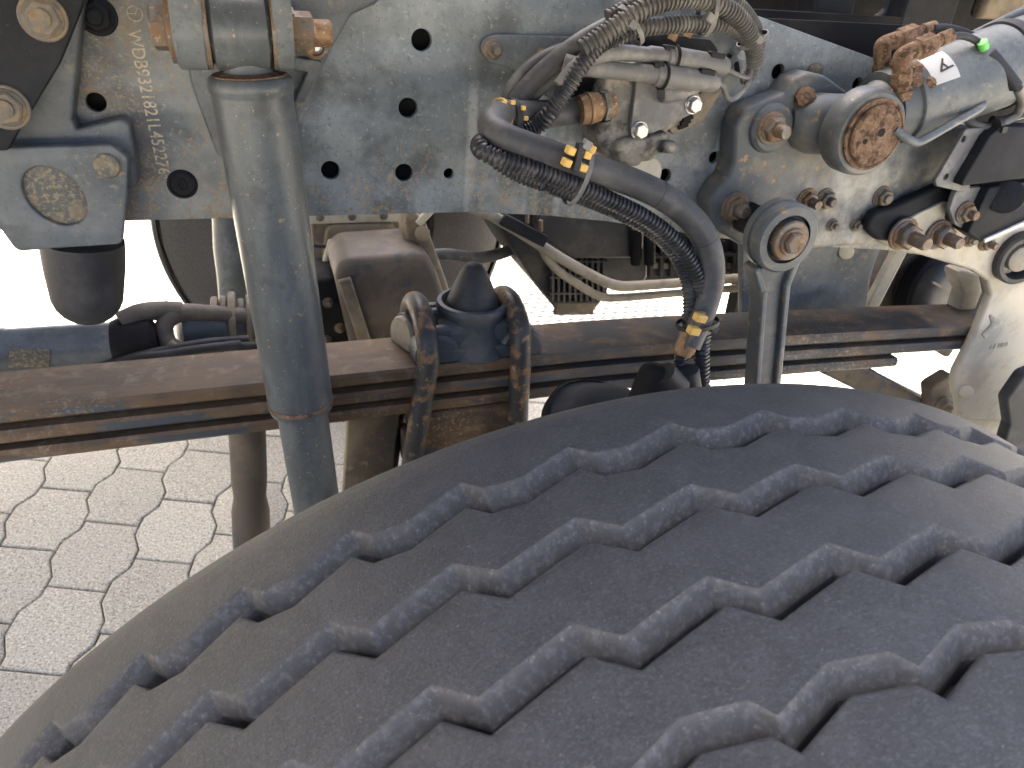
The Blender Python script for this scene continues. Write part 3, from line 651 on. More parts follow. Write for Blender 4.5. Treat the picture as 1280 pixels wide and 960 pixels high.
# ------------------------------------------------------------------ steering and drive gear behind the spring, left half
tt = thing('steering_tube', 'blue-grey steel tube lying behind the spring at the left', 'tube', at(70, 430, .80))
tz = at(70, 431, .80); tr = 30*mpp(70, 431, .80)
MB().lathe((-1.2, .80, tz.z), (1, 0, -.01), [(0, tr), (.60, tr), (.605, tr*1.05), (.625, tr*1.05), (.63, tr), (tz.x+1.2+.075, tr)], 40).build('tube', 'paint', tt)
a = at(38, 452, .80-tr)
plate('weld_patch', 'speckled', tt, [(12, 439), (62, 439), (61, 458), (11, 459)], .80-tr-.0015, .012, bev=.0008, r=.001)
yk = thing('steering_yoke', 'dark forged yoke joining the steering tube to a round arm', 'yoke', at(180, 425, .82))
MB().lathe(at(143, 430, .80), Vector((1, 0, 0)), [(0, tr*1.0), (.012, tr*1.12), (.05, tr*1.02), (.058, tr*.7)], 32).build('socket', 'under', yk)
MB().tube(path([(310, 396, .84), (262, 392, .83), (228, 391, .82), (208, 402, .81), (206, 420, .80), (216, 434, .79), (240, 441, .785), (280, 436, .785)], .006), .013, 16).build('fork', 'brown', yk, smooth=60)
MB().tube(path([(150, 402, .80), (176, 391, .81), (205, 388, .82), (228, 389, .82)], .006), .014, 16).build('fork', 'brown', yk, smooth=60)
MB().tube(path([(212, 428, .775), (225, 437, .772), (250, 440, .772), (285, 432, .775)], .006), .006, 12).build('lit_rim', 'tan', yk, smooth=60)  # tan tube painting in the light along the fork rim
MB().lathe(at(222, 413, .83), at(300, 406, .85)-at(222, 413, .83), [(0, .018), (.004, .027), (.012, .031), (.05, .030), (.08, .025), (.14, .024), (.19, .024)], 36).build('arm', 'clamp', yk)
bk = thing('joint_block', 'brown ribbed joint block between the yoke and the shock absorber', 'block', at(300, 420, .86))
for k in range(6):
    MB().bevcyl(at(264+k*11, 398+(k % 2)*2, .86), at(264+k*11+9, 398+(k % 2)*2, .86), .034+.004*((k*7) % 3), .003).build('rib', 'brown' if k % 2 else 'tan', bk)
MB().bevcyl(at(282, 440, .80), at(300, 433, .80), .011).build('grease_cap', 'beige', bk)
for k, (px_) in enumerate(([(120, 462, .76), (165, 447, .76), (215, 436, .77), (260, 428, .78), (310, 424, .80)], [(140, 462, .75), (180, 450, .75), (230, 440, .76), (275, 434, .77), (320, 432, .79)], [(150, 455, .745), (172, 447, .745), (205, 443, .75), (250, 436, .76), (300, 430, .78)])):
    tag(MB().tube(path(px_), .0065, 10).build('brake_line', 'rubber', None, smooth=60, org=at(*px_[0])), ['upper black line in the bundle behind the left spring', 'lower black line in the bundle behind the left spring', 'middle black line in the bundle behind the left spring'][k], 'cable', 'cables behind the left spring')
ish = thing('shock_absorber', 'smaller dark shock absorber standing behind the thick one', 'shock absorber', at(290, 390, 1.25))
MB().lathe(at(287, 225, 1.25), at(292, 388, 1.25)-at(287, 225, 1.25), [(0, .035), (.14, .035), (.20, .030), (.262, .028), (.275, .018), (.295, .012)], 36).build('tube', 'paint', ish, smooth=50)
MB().lathe(at(293, 385, 1.25), (0, 0, -1), [(0, .012), (.06, .012)], 16).build('rod', 'bolt_dusty', ish)

eng = thing('engine_sump', 'dusty brown engine sump behind the spring seat', 'engine sump', at(470, 400, 1.0))
plate('sump_wall', 'tan', eng, [(392, 255), (520, 255), (530, 300), (552, 372), (566, 470), (400, 470)], 1.00, .28, bev=.006, r=.01)
plate('sump_flange', 'beige', eng, [(385, 250), (505, 250), (505, 276), (385, 279)], .985, .02, bev=.002, r=.003)
plate('sump_panel', 'tan', eng, [(412, 284), (490, 282), (508, 345), (404, 352)], .985, .03, bev=.005, r=.012)
for u, v in ((400, 272), (440, 271), (480, 270)): bolt(eng, u, v, .985, 5, m='bolt_dusty', stud=0)
bolt(eng, 472, 312, .985, 6, m='under', stud=.4)
MB().bar(at(503, 262, .93), at(508, 340, .93), .014, .014).build('side_rib', 'beige', eng, bevel=.002)
MB().bevcyl(at(415, 300, .94), at(402, 345, .94), .006).build('drain_pipe', 'beige', eng)
MB().tube(path([(392, 306, .95), (420, 310, .95), (450, 316, .95), (470, 316, .95)]), .004, 8).build('wire', 'rubber', eng)
for k in range(4): MB().bevcyl(at(405+7*k, 350+12*k, .92), at(405+7*k, 372+12*k, .92), .006+.002*(k % 2), .001, 16).build('stud', 'tan' if k % 2 else 'under', eng)
em_ = thing('engine_mount', 'dark brown boxy engine mount left of the pointed rubber stop', 'engine mount', at(490, 430, .80))
plate('mount_block', 'brown', em_, [(428, 340), (440, 332), (470, 330), (528, 325), (538, 345), (552, 385), (556, 450), (452, 450), (440, 395)], .80, .13, bev=.012, r=.02)
MB().bar(at(430, 348, .795), at(462, 445, .795), .010, .02).build('edge_rib', 'tan', em_, bevel=.003)
plate('lower_block', 'under', em_, [(398, 355), (432, 352), (450, 450), (398, 450)], .86, .10, bev=.008, r=.01)
for u, v in ((410, 378), (425, 410), (408, 425)): bolt(em_, u, v, .86, 7, m='bolt_dusty', stud=.6)
stt = thing('tie_strut', 'pale tapered strut slanting down beside the engine mount', 'strut', at(545, 370, .88))
plate('strut', 'tan', stt, [(510, 262), (530, 282), (536, 300), (556, 356), (562, 378), (552, 384), (534, 350), (512, 330)], .86, .04, bev=.005, r=.006)
MB().bevcyl(at(528, 292, .875), at(528, 292, .84), .012).build('boss', 'tan', stt)
MB().bar(at(545, 255, .86), at(522, 280, .86), .012, .012).build('brace', 'beige', stt, bevel=.002)
tag(MB().tube(path([(515, 325, 1.2), (535, 320, 1.2), (560, 318, 1.2), (600, 322, 1.2), (640, 312, 1.2), (680, 290, 1.2)]), .013, 14).build('coolant_hose', 'hose', None, smooth=60), 'smooth dark hose curving behind the pointed rubber stop', 'hose')

# ------------------------------------------------------------------ pipes and black grilled housing, middle
hs = thing('air_housing', 'black plastic housing with slatted grilles behind the pipes', 'housing', at(760, 380, 1.15))
plate('side_wall', 'housing', hs, [(608, 240), (640, 300), (668, 345), (700, 386), (738, 390), (755, 368), (760, 352), (806, 350), (806, 240)], 1.12, .30, bev=.008, r=.012)
plate('end_wall', 'housing', hs, [(800, 240), (800, 350), (955, 345), (955, 240)], 1.20, .25, bev=.006, r=.008)
plate('front_block', 'housing', hs, [(668, 268), (800, 275), (800, 318), (720, 318), (690, 300)], 1.06, .08, bev=.012, r=.02)
for k in range(10): u = 690+k*7; MB().bar(at(u, 322, 1.105), at(u, 376, 1.105), .005, .014, (1, 0, 0)).build('slat', 'housing', hs)
for k in range(3): MB().bar(at(686, 326+20*k, 1.102), at(758, 326+20*k, 1.102), .004, .012, (0, 0, 1)).build('slat', 'housing', hs)
MB().bar(at(693, 385, 1.10), at(742, 385, 1.10), .03, .012, (0, 0, 1)).build('lip', 'tan', hs, bevel=.003)
for k in range(10): u = 812+k*13; MB().bar(at(u, 300, 1.185), at(u, 345, 1.185), .008, .02, (1, 0, 0)).build('slat', 'housing', hs)
for k in range(9): u = 816+k*13; MB().bar(at(u, 332, 1.19), at(u+8, 332, 1.19), .014, .006, (0, 0, 1)).build('vent_cell', 'pipe', hs)
MB().bar(at(808, 320, 1.18), at(940, 316, 1.18), .006, .02, (0, 0, 1)).build('slat', 'housing', hs)
for u in (795, 812): MB().bevcyl(at(u, 285, 1.05), at(u, 330, 1.05), .012).build('post', 'under', hs)
def pipe(px_, r, label, m='pipe'):
    return tag(MB().tube(path(px_), r, 14).build('pipe', m, None, smooth=60), label, 'pipe', 'pipes below the rail')
pp = pipe([(560, 250, .98), (600, 263, .98), (640, 284, .98), (700, 322, .98), (745, 347, .98), (772, 357, .98), (800, 357, .98), (860, 353, .98), (960, 345, .98)], .0105, 'upper pale bent pipe crossing below the frame rail')
pipe([(676, 305, .985), (684, 322, .985), (700, 340, .985), (735, 363, .985), (752, 371, .985), (775, 372, .985), (850, 366, .985), (960, 357, .985)], .0085, 'lower pale bent pipe beneath the upper one')
hc = thing('pipe_clip', 'small dark clip with two studs on the bent pipe', 'clip', at(650, 282, .96))
MB().bar(at(628, 274, .965), at(682, 302, .965), .022, .012, (0, 0, 1)).build('clip_body', 'dark_paint', hc, bevel=.002)
for u, v in ((659, 273), (676, 283)): MB().bevcyl(at(u, v+6, .965), at(u, v-8, .965), .004, .001, 12).build('stud', 'bolt', hc)

# ------------------------------------------------------------------ bay beyond the rail: crossmember, strut, rubber mount, dark beams
cm = thing('cross_member', 'blue-grey upright plate below the rail behind the drop link', 'plate', at(1010, 390, .70))
plate('plate', 'paint', cm, [(930, 290), (1104, 300), (1092, 330), (1086, 350), (1078, 430), (930, 430)], .68, .016, bev=.002, r=.006)
MB().bevcyl(at(1058, 315, .68), at(1058, 315, .67), .012).build('dirt_boss', 'beige', cm)
tag(MB().bar(at(1130, 300, .70), at(1080, 398, .70), .030, .014, (1, 0, 0)).build('strut', 'beige', None, bevel=.004), 'flat pale strut standing behind the spring at right', 'strut')
rm = thing('rubber_mount', 'large dark rubber mount inside the opening of the hanger', 'mount', at(1180, 400, .85))
c = at(1185, 370, .80)
MB().lathe(c, (.15, -1, .1), [(-.10, .05), (-.06, .075), (-.03, .080), (-.01, .076), (0, .066), (.004, .05)], 40).build('mount_body', 'housing', rm)
MB().lathe(c, (.15, -1, .1), [(-.06, .086), (-.03, .090), (-.025, .086)], 40).build('collar', 'under', rm)
MB().bar(at(1165, 352, .77), at(1200, 372, .77), .006, .004, (0, 1, 0)).build('ridge', 'tan', rm)
rs_ = thing('radiator_support', 'dark engine-bay framework seen over the top of the rail', 'framework', (.75, 1.0, .1))
MB().box((1.22, 1.02, .20), (.9, .05, .55)).build('back_panel', 'under', rs_)
MB().box((.85, 1.02, .70), (1.5, .05, .42)).build('upper_panel', 'under', rs_)
for u0, u1, v0 in ((1008, 1058, 60), (1120, 1185, 75)):
    p0, p1 = at(u0, 0, .86), at(u1, 0, .86)
    MB().box(((p0.x+p1.x)/2, .86, .55), (p1.x-p0.x, .05, .60)).build('post', 'dark_paint', rs_, bevel=.004)
MB().bar(at(930, 20, .80), at(1120, 30, .80), .02, .02).build('rail', 'under', rs_)
MB().box((1.02, .95, .16), (.5, .16, .28)).build('lower_tank', 'brown', rs_, bevel=.02)
MB().tube(path([(1060, 28, .88), (1090, 26, .88), (1105, 15, .88), (1110, 0, .88)]), .008).build('loom', 'rubber', rs_)
tag(MB().box(at(1255, 5, .86)+Vector((.04, 0, .02)), (.20, .03, .09)).build('cab_step_panel', 'tan', None, bevel=.01), 'pale panel glimpsed at the upper right corner', 'panel')
dg = thing('stabiliser_arm', 'dark brown diagonal arm below the spring at the right', 'arm', at(1180, 510, .72))
MB().bar(at(1010, 440, .80), at(1192, 530, .72), .05, .035, (0, 0, 1)).build('arm', 'brown', dg, bevel=.008)
MB().bar(at(1085, 462, .77), at(1172, 512, .715), .010, .012, (0, 0, 1)).build('rib', 'spring', dg, bevel=.002)
plate('end_lug', 'brown', dg, [(1165, 485), (1190, 470), (1205, 500), (1195, 530), (1168, 530)], .69, .03, bev=.004, r=.008)
bolt(dg, 1178, 506, .69, 13, m='bolt_dusty', stud=.6)

# ------------------------------------------------------------------ cast bracket with bolts, drop link
cb = thing('cast_bracket', 'thick cast bracket bolted to the rail below the tilt cylinder', 'bracket', at(1030, 300, .545))
plate('casting', 'cast', cb, [(893, 252), (899, 242), (916, 222), (922, 205), (925, 160), (934, 143), (958, 132), (984, 122), (996, 104), (1012, 97), (1030, 101), (1056, 120), (1066, 132), (1140, 150), (1215, 165), (1200, 235), (1118, 262), (1092, 280), (1090, 302), (1020, 306), (930, 302), (897, 282)], .524, .036, bev=.006, r=.008)
c0, c1 = at(968, 160, .530), at(1085, 172, .505)
MB().lathe(at(985, 152, .529), Vector((1, -.20, -.02)), [(0, .018), (.012, .030), (.03, .036), (.07, .036), (.11, .032)], 32).build('arm_boss', 'cast', cb)
MB().lathe(at(962, 160, .525), (0, -1, 0), [(0, .030), (.006, .029), (.010, .025)], 32).build('bolt_boss', 'cast', cb)
bolt(cb, 964, 160, .515, 20, m='bolt', stud=.8, hexh=.6)
for u, v, rp, st_ in ((918, 258, 19, .7), (1008, 250, 15, .9), (1031, 249, 14, .6), (1102, 246, 14, .3), (1040, 281, 8.5, .6), (1069, 281, 8.5, .5)):
    bolt(cb, u, v, .524, rp, m='bolt' if rp > 14 else 'bolt_dusty', stud=st_)
MB().lathe(at(1003, 124, .525), Vector((-.3, -1, .5)), [(0, .013), (.010, .013), (.014, .009)], 8).build('rusty_plug', 'rust', cb, smooth=20)
dl = thing('drop_link', 'forged drop link with a large rubber-bushed eye', 'drop link', at(945, 470, .46))
e0 = at(986, 300, .435)
MB().lathe(e0, (0, 1, 0), [(0, .030), (0, .0395), (.003, .0425), (.010, .043), (.0115, .0405), (.020, .0405), (.0215, .043), (.031, .043), (.034, .040), (.034, .028)], 48, False, False).build('eye', 'cast', dl, smooth=30)
MB().lathe(e0, (0, 1, 0), [(.006, .031), (.004, .027), (.008, .020)], 40, False, True).build('rubber_bush', 'rubber', dl)
bs = MB().lathe(e0, (0, -1, 0), [(-.02, .0245), (.004, .0245), (.006, .023), (.006, .017), (.009, .016)], 36).build('bush_washer', 'bolt', dl)
MB().lathe(e0, (0, -1, 0), [(.004, .0135), (.014, .0135), (.016, .011)], 6).build('bolt_head', 'bolt', bs, smooth=20)
MB().bevcyl(e0+Vector((0, .034, 0)), e0+Vector((0, .092, 0)), .020).build('spacer', 'dark_paint', dl)
lb = at(953, 480, .455); l0 = e0+Vector((-.002, .017, -.034)); ld = (lb-l0).normalized()
MB().bar(l0, lb+ld*.25, .010, .040, (0, 1, 0)).build('web', 'cast', dl, bevel=.002)
for s_ in (-1, 1):
    q = Vector((1, 0, 0)); q = (q-ld*q.dot(ld)).normalized()*s_
    MB().bar(l0+q*.0165+ld*.030, lb+q*.0165+ld*.25, .028, .0085, (0, 1, 0)).build('flange', 'cast', dl, bevel=.0025)
    MB().bar(l0+q*.030-ld*.004, l0+q*.0165+ld*.034, .026, .010, (0, 1, 0)).build('flare', 'cast', dl, bevel=.003)

# ------------------------------------------------------------------ front spring hanger and the plates at the right
hg = thing('spring_hanger', 'dusty beige cast spring hanger framing an opening at the right', 'spring hanger', at(1240, 540, .56))
plate('hanger_wall', 'beige', hg, [(1082, 268), (1092, 292), (1112, 304), (1160, 317), (1218, 334), (1238, 348), (1243, 368), (1222, 420), (1198, 466), (1196, 480), (1202, 505), (1204, 522), (1300, 527), (1345, 480), (1345, 290), (1200, 268)], .518, .016, bev=.005, r=.012)
plate('inner_flange', 'beige', hg, [(1196, 338), (1222, 346), (1226, 366), (1206, 412), (1186, 446), (1176, 440), (1196, 404), (1208, 366)], .60, .03, bev=.004, r=.006)
plate('lower_plate', 'beige', hg, [(1200, 518), (1345, 500), (1345, 590), (1290, 578), (1212, 552)], .526, .02, bev=.003, r=.006, holes=[(1253, 533, 6)])
MB().bevcyl(at(1208, 490, .52), at(1208, 490, .508), .011).build('dowel', 'beige', hg)
plate('recess', 'cast', hg, [(1237, 393), (1254, 402), (1245, 410), (1232, 423), (1228, 418), (1240, 405)], .5165, .004, bev=.0008, r=.002)
text('cast_mark', 'beige', hg, '61 020', at(1236, 437, .5175), (1, 0, .05), (0, 0, 1), .014, .002)
sb = thing('strap_bracket', 'dark strap bracket with two long rusty studs over the hanger', 'bracket', at(1140, 300, .52))
plate('strap', 'dark_paint', sb, [(1088, 283), (1096, 270), (1118, 264), (1178, 236), (1196, 236), (1194, 252), (1184, 270), (1196, 300), (1150, 302), (1102, 296)], .503, .018, bev=.006, r=.010)
plate('strap_face', 'beige', sb, [(1120, 285), (1150, 268), (1185, 252), (1180, 272), (1188, 298), (1130, 298)], .499, .008, bev=.002, r=.006)
bolt(sb, 1128, 292, .497, 21, m='bolt', stud=1.1, hexh=.7); bolt(sb, 1172, 293, .497, 19, m='bolt', stud=1.0, hexh=.7)
cv = thing('cover_box', 'dark angular sheet-metal box with a grey drilled flange at right', 'cover', at(1240, 290, .45))
plate('drilled_flange', 'plastic_grey', cv, [(1208, 162), (1246, 160), (1212, 222), (1212, 238), (1206, 240), (1172, 232), (1170, 226)], .47, .006, bev=.001, r=.003, holes=[(1205, 174, 4), (1183, 221, 4)])
plate('upper_face', 'dark_paint', cv, [(1238, 172), (1252, 160), (1345, 162), (1345, 214), (1203, 231)], .455, .03, bev=.002, r=.003)
plate('lower_face', 'dark_paint', cv, [(1238, 236), (1345, 218), (1345, 252), (1228, 301), (1212, 290)], .465, .03, bev=.002, r=.003)
plate('bolt_tab', 'plastic_grey', cv, [(1196, 238), (1250, 232), (1215, 292), (1195, 280), (1188, 262)], .478, .008, bev=.001, r=.006)
MB().bar(at(1230, 301, .462), at(1345, 250, .462), .003, .006, (0, 1, 0)).build('bright_lip', 'label', cv)
bolt(cv, 1206, 265, .477, 14, m='bolt', stud=.6)
MB().bevcyl(at(1258, 246, .466), at(1258, 246, .455), .022).build('pressed_boss', 'dark_paint', cv)
nn = thing('hanger_nut', 'short rusty stud pair under the dark cover box', 'stud', at(1230, 300, .53))
bolt(nn, 1232, 303, .517, 11, m='bolt', stud=.8); bolt(nn, 1212, 300, .517, 9, m='bolt_dusty', stud=.3)
rh = thing('rubber_bush', 'grey bush ring at the right edge above the hanger', 'bush', at(1275, 350, .50))
MB().lathe(at(1278, 325, .50), (-.2, -1, 0), [(-.05, .040), (0, .040), (.003, .037), (.003, .031), (-.02, .029)], 36).build('ring', 'housing', rh)
MB().lathe(at(1278, 325, .50), (-.2, -1, 0), [(-.02, .020), (-.002, .020), (0, .017)], 28).build('core', 'pipe', rh)
tag(plate('mud_flap', 'rubber', None, [(1283, 470), (1262, 500), (1266, 530), (1252, 575), (1290, 600), (1360, 600), (1360, 440)], .40, .02, bev=.004, r=.01), 'black rubber flap cut off by the right edge', 'flap')

# ------------------------------------------------------------------ cab tilt cylinder
cyl = thing('tilt_cylinder', 'grey hydraulic cab tilt cylinder at the upper right', 'hydraulic cylinder', at(1088, 200, .49))
pc = at(1090, 168, .452)
MB().lathe(pc, (0, 1, 0), [(0, .036), (0, .0455), (.004, .049), (.010, .050), (.028, .050), (.034, .046)], 48, True, True).build('eye', 'cast', cyl)
MB().lathe(pc, (0, -1, 0), [(-.002, .0405), (.004, .0405), (.005, .038), (.003, .0365)], 44).build('seal_ring', 'rust', cyl)
pn = MB().lathe(pc, (0, -1, 0), [(0, .0345), (.007, .0345), (.009, .0325), (.0095, .02)], 44).build('pin', 'rust', cyl)
for dx, dz, rr in ((.004, .004, .0048), (-.016, -.006, .0032)): MB().lathe(pc+Vector((dx, -.0092, dz)), (0, -1, 0), [(-.002, rr), (.0008, rr), (.001, rr*.5)], 14).build('pit', 'under', pn)
ba = Vector((.545, .50, .602)); bd = (Vector((.72, .50, .655))-ba).normalized(); br = .0505
MB().lathe(ba-bd*.055, bd, [(0, .024), (.010, .030), (.022, .034), (.024, .043), (.046, .0455), (.048, .0455)], 44).build('end_block', 'cast', cyl)
MB().lathe(ba-bd*.010, bd, [(0, .044), (.002, br-.001), (.004, br), (.66, br)], 56).build('barrel', 'paint', cyl)
MB().box(pc+Vector((.034, .045, .018)), (.06, .045, .05)).build('port_block', 'cast', cyl, bevel=.01, seg=3)
bx_, by_ = frame(bd)
up_ = (Vector((0, 0, 1))-bd*bd.z).normalized(); sd_ = bd.cross(up_)            # sd_ points towards +Y or -Y
if sd_.y > 0: sd_ = -sd_
def onb(t, ang, rr=br): return ba + bd*t + (up_*math.sin(ang)+sd_*math.cos(ang))*rr
for t0, nm in ((.150, 'strap'),):
    MB().lathe(ba+bd*t0, bd, [(-.008, br), (-.007, br+.003), (.007, br+.003), (.008, br)], 56, False, False).build(nm, 'rubber', cyl)
# sticker wrapped on the barrel with its letter
V, f = [], []; nu, nv = 8, 12
A0, A1, T0, T1 = R_(28), R_(74), .004, .040
for i in range(nu+1):
    for j in range(nv+1): V.append(tuple(onb(T0+(T1-T0)*i/nu, A0+(A1-A0)*j/nv, br+.0006)))
for i in range(nu):
    for j in range(nv): k = i*(nv+1)+j; f.append((k, k+1, k+nv+2, k+nv+1))
lab = mesh_obj('sticker', V, f, 'label', cyl, 60)
am = (A0+A1)/2-.06; tc = onb((T0+T1)/2+.003, am, br+.0011); tn = (up_*math.sin(am)+sd_*math.cos(am)); td = up_*math.cos(am)-sd_*math.sin(am)
xd = (td*.85-bd*.5).normalized(); yd = tn.cross(xd)
lt = text('letter', 'ink', lab, 'A', tc-yd*.009, xd, yd, .026, .0004, 1, 'CENTER')
# rust crust where the head meets the barrel
for k, (t_, an, s_) in enumerate(((-.004, 62, .011), (.002, 34, .008), (-.010, 88, .010), (-.012, 45, .009))):
    MB().lathe(onb(t_, R_(an), br-.004), (up_*math.sin(R_(an))+sd_*math.cos(R_(an))), [(0, s_), (.004, s_*.9), (.0062, s_*.5), (.0066, .001)], 11).build('rust_crust', 'rust', cyl, smooth=30)
def fitting(px_, Y, label, r=.0092):
    t = thing('elbow_fitting', label, 'pipe fitting', at(px_[0][0], px_[0][1], Y)); a, c, b = [at(u, v, Y) for u, v in px_]
    d1, d2 = c-a, b-c; l1, l2 = d1.length, d2.length
    MB().lathe(a, d1, [(0, r*1.45), (l1*.16, r*1.45), (l1*.19, r*1.3)], 6, ph=.4).build('base_nut', 'rust', t, smooth=20)
    MB().lathe(a, d1, [(l1*.15, r*.95), (l1*.30, r*.95)], 16, False, False).build('neck', 'rust', t)
    MB().lathe(a, d1, [(l1*.29, r*1.1), (l1*.32, r*1.28), (l1*.62, r*1.28), (l1*.66, r*1.1)], 6, ph=.1).build('lower_nut', 'rust', t, smooth=20)
    k = r*1.1
    MB().tube(crom([a+d1*.64, c-d1.normalized()*k*.9, c+(d2.normalized()-d1.normalized())*k*.12, c+d2.normalized()*k*.9, c+d2*.30], .0012), r*1.08, 16).build('elbow', 'rust', t, smooth=50)
    MB().lathe(c, d2, [(l2*.28, r*1.15), (l2*.31, r*1.35), (l2*.60, r*1.35), (l2*.64, r*1.1)], 6, ph=.2).build('upper_nut', 'rust', t, smooth=20)
    MB().lathe(c, d2, [(l2*.62, r*.72), (l2*.74, r*.72), (l2*.75, r*.85), (l2*.97, r*.80), (l2, r*.5)], 16).build('ferrule', 'rust', t, smooth=30)
fitting([(1102, 118), (1103, 56), (1170, 33)], .52, 'rear rusty elbow fitting on the tilt cylinder')
fitting([(1127, 122), (1127, 70), (1191, 43)], .462, 'front rusty elbow fitting on the tilt cylinder')
def cable(name, px_, r, m, label, cat='cable', group=None, n=12, step=.004):
    return tag(MB().tube(path(px_, step), r, n).build(name, m, None, smooth=60), label, cat, group)
cable('hydraulic_pipe', [(1118, 162, .445), (1133, 173, .44), (1146, 178, .44), (1160, 172, .44), (1195, 152, .445), (1220, 138, .45), (1228, 129, .455), (1222, 122, .465)], .0052, 'paint', 'thin bent steel pipe below the tilt cylinder', 'pipe')
cable('hydraulic_pipe', [(1128, 88, .56), (1180, 62, .56), (1240, 33, .56), (1300, 4, .56)], .0065, 'paint', 'straight thin pipe behind the tilt cylinder', 'pipe')
cable('hose', [(1166, 35, .515), (1185, 35, .515), (1210, 42, .51), (1232, 56, .505), (1262, 100, .47), (1276, 122, .46)], .0045, 'rubber', 'rear thin black hose from the rusty elbow', 'hose')
cable('hose', [(1188, 45, .475), (1205, 45, .475), (1220, 51, .475), (1235, 64, .472), (1262, 98, .455), (1272, 112, .45)], .0042, 'rubber', 'front thin black hose from the rusty elbow', 'hose')
cable('hose_sleeve', [(1236, 66, .468), (1250, 82, .46), (1270, 108, .448)], .0075, 'rubber', 'black sleeve round the thin hoses beside the tilt cylinder', 'sleeve')
gt = at(1229, 57, .468); tag(MB().lathe(gt-Vector((.004, 0, -.004)), (1, 0, -1), [(0, .0058), (.010, .0058)], 14).build('hose_tag', 'green', None), 'small green tag round the thin hose', 'tag')
cable('cable', [(1272, 110, .45), (1277, 125, .46), (1272, 142, .47), (1258, 152, .47), (1240, 160, .47), (1218, 156, .48), (1208, 148, .49)], .0055, 'conduit_dusty', 'grey cable looping under the tilt cylinder', 'cable')
cable('cable', [(1240, 150, .50), (1255, 150, .50), (1275, 144, .50), (1310, 136, .50)], .0055, 'conduit', 'dark cable running off the right edge', 'cable')
tie0 = at(1248, 154, .462); tag(MB().lathe(tie0, Vector((1, 0, .4)), [(-.003, .0075), (.003, .0075)], 14).box(tie0+Vector((.002, -.008, -.006)), (.008, .006, .007)).build('cable_tie', 'rubber', None), 'black cable tie on the looping grey cable', 'cable tie')
bd_ = thing('cable_bundle', 'dark tangle of lines behind the right cover box', 'cables', at(1240, 150, .6))
for k in range(5):
    MB().tube(path([(1205, 128+6*k, .60+.01*k), (1230, 134+5*k, .6+.01*k), (1260, 120+8*k, .6), (1310, 110+9*k, .6)]), .008, 10).build('line', 'rubber', bd_, smooth=60)

# ------------------------------------------------------------------ brake valve on the rail with its plugs
mp = thing('valve_plate', 'flat mounting plate with one bolt behind the hose bundle', 'plate', at(680, 110, RY-.008))
plate('plate', 'paint', mp, [(602, 62), (606, 50), (620, 45), (690, 47), (790, 52), (790, 120), (700, 130), (640, 84), (612, 76)], RY-.009, .0085, bev=.0015, r=.008)
bolt(mp, 616, 62, RY-.010, 13, m='bolt_dusty', stud=.9)
bolt(mp, 676, 68, RY-.010, 8, m='bolt_dusty', stud=.5)
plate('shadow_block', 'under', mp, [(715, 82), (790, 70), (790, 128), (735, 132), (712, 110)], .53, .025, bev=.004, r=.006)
va = thing('brake_valve', 'dirty alloy brake valve with a smooth grey cover plate', 'valve', at(810, 200, .52))
plate('valve_body', 'alloy', va, [(764, 92), (800, 84), (868, 92), (858, 140), (822, 168), (818, 196), (786, 198), (760, 190), (752, 170), (757, 120)], .505, .05, bev=.006, r=.008)
plate('cover_plate', 'plastic_grey', va, [(799, 82), (858, 84), (876, 126), (872, 138), (803, 172), (792, 168), (790, 158)], .497, .009, bev=.001, r=.006)
bolt(va, 799, 163, .497, 11.5, m='zinc', stud=0, hexh=.7); bolt(va, 866, 131, .497, 11.5, m='zinc', stud=0, hexh=.7)
MB().bevcyl(at(760, 132, .49), at(749, 134, .49), .0165).build('port_collar', 'under', va)
plate('outlet', 'alloy', va, [(776, 182), (832, 170), (838, 184), (800, 196), (798, 204), (778, 200)], .492, .03, bev=.005, r=.006)
MB().bevcyl(at(826, 183, .49), at(842, 184, .49), .007).build('outlet_nipple', 'alloy', va)
MB().lathe(at(797, 214, .545), (0, -1, 0), [(-.01, .026), (.012, .026), (.018, .022), (.020, .012)], 32).build('dirty_cap', 'beige', va)
plate('rear_flange', 'tan', va, [(858, 142), (884, 108), (902, 112), (876, 152), (842, 166), (836, 158)], .535, .012, bev=.002, r=.003)
for k in range(3): MB().bar(at(848+3*k, 160-5*k, .532), at(860+3*k, 156-5*k, .532), .003, .004, (0, 1, 0)).build('fin', 'under', va)
ft2 = thing('brass_fitting', 'tarnished brass hose fitting screwed into the valve', 'fitting', at(742, 134, .49))
f0, f1 = at(733, 136, .478), at(766, 130, .478); fl = (f1-f0).length
MB().lathe(f0, f1-f0, [(-.008, .0145), (0, .0150), (.001, .0165), (fl*.45, .0145), (fl*.46, .0115), (fl*.6, .0115), (fl*.62, .0135), (fl, .0135)], 24).build('fitting_body', 'brass', ft2, smooth=30)
MB().lathe(f0+(f1-f0)*.6, f1-f0, [(0, .0155), (.006, .0155)], 6).build('hex_nut', 'alloy', ft2, smooth=20)
ub = thing('plug_holder', 'grey upright plate and dark holder behind the two plugs', 'holder', at(860, 100, .54))
plate('upright_plate', 'paint', ub, [(820, 32), (920, 34), (922, 52), (902, 66), (880, 64), (862, 60), (846, 44), (836, 46), (826, 58)], .535, .008, bev=.001, r=.003)
plate('holder_strip', 'dark_paint', ub, [(806, 52), (816, 42), (842, 46), (888, 52), (898, 66), (880, 72), (858, 68), (812, 62)], .515, .020, bev=.002, r=.003)
plate('round_plate', 'paint', ub, [(895+30*math.cos(a), 88+34*math.sin(a)) for a in (2*math.pi*k/24 for k in range(24))], .545, .012, bev=.002, r=0, holes=[(928-8, 52+8, 5), (912, 70, 4), (932-10, 84, 5)])
for u, v in ((843, 42), (862, 38)): MB().bar(at(u-4, v+8, .513), at(u+3, v-8, .513), .010, .003, (1, 0, 0)).build('ochre_tab', 'brass', ub)
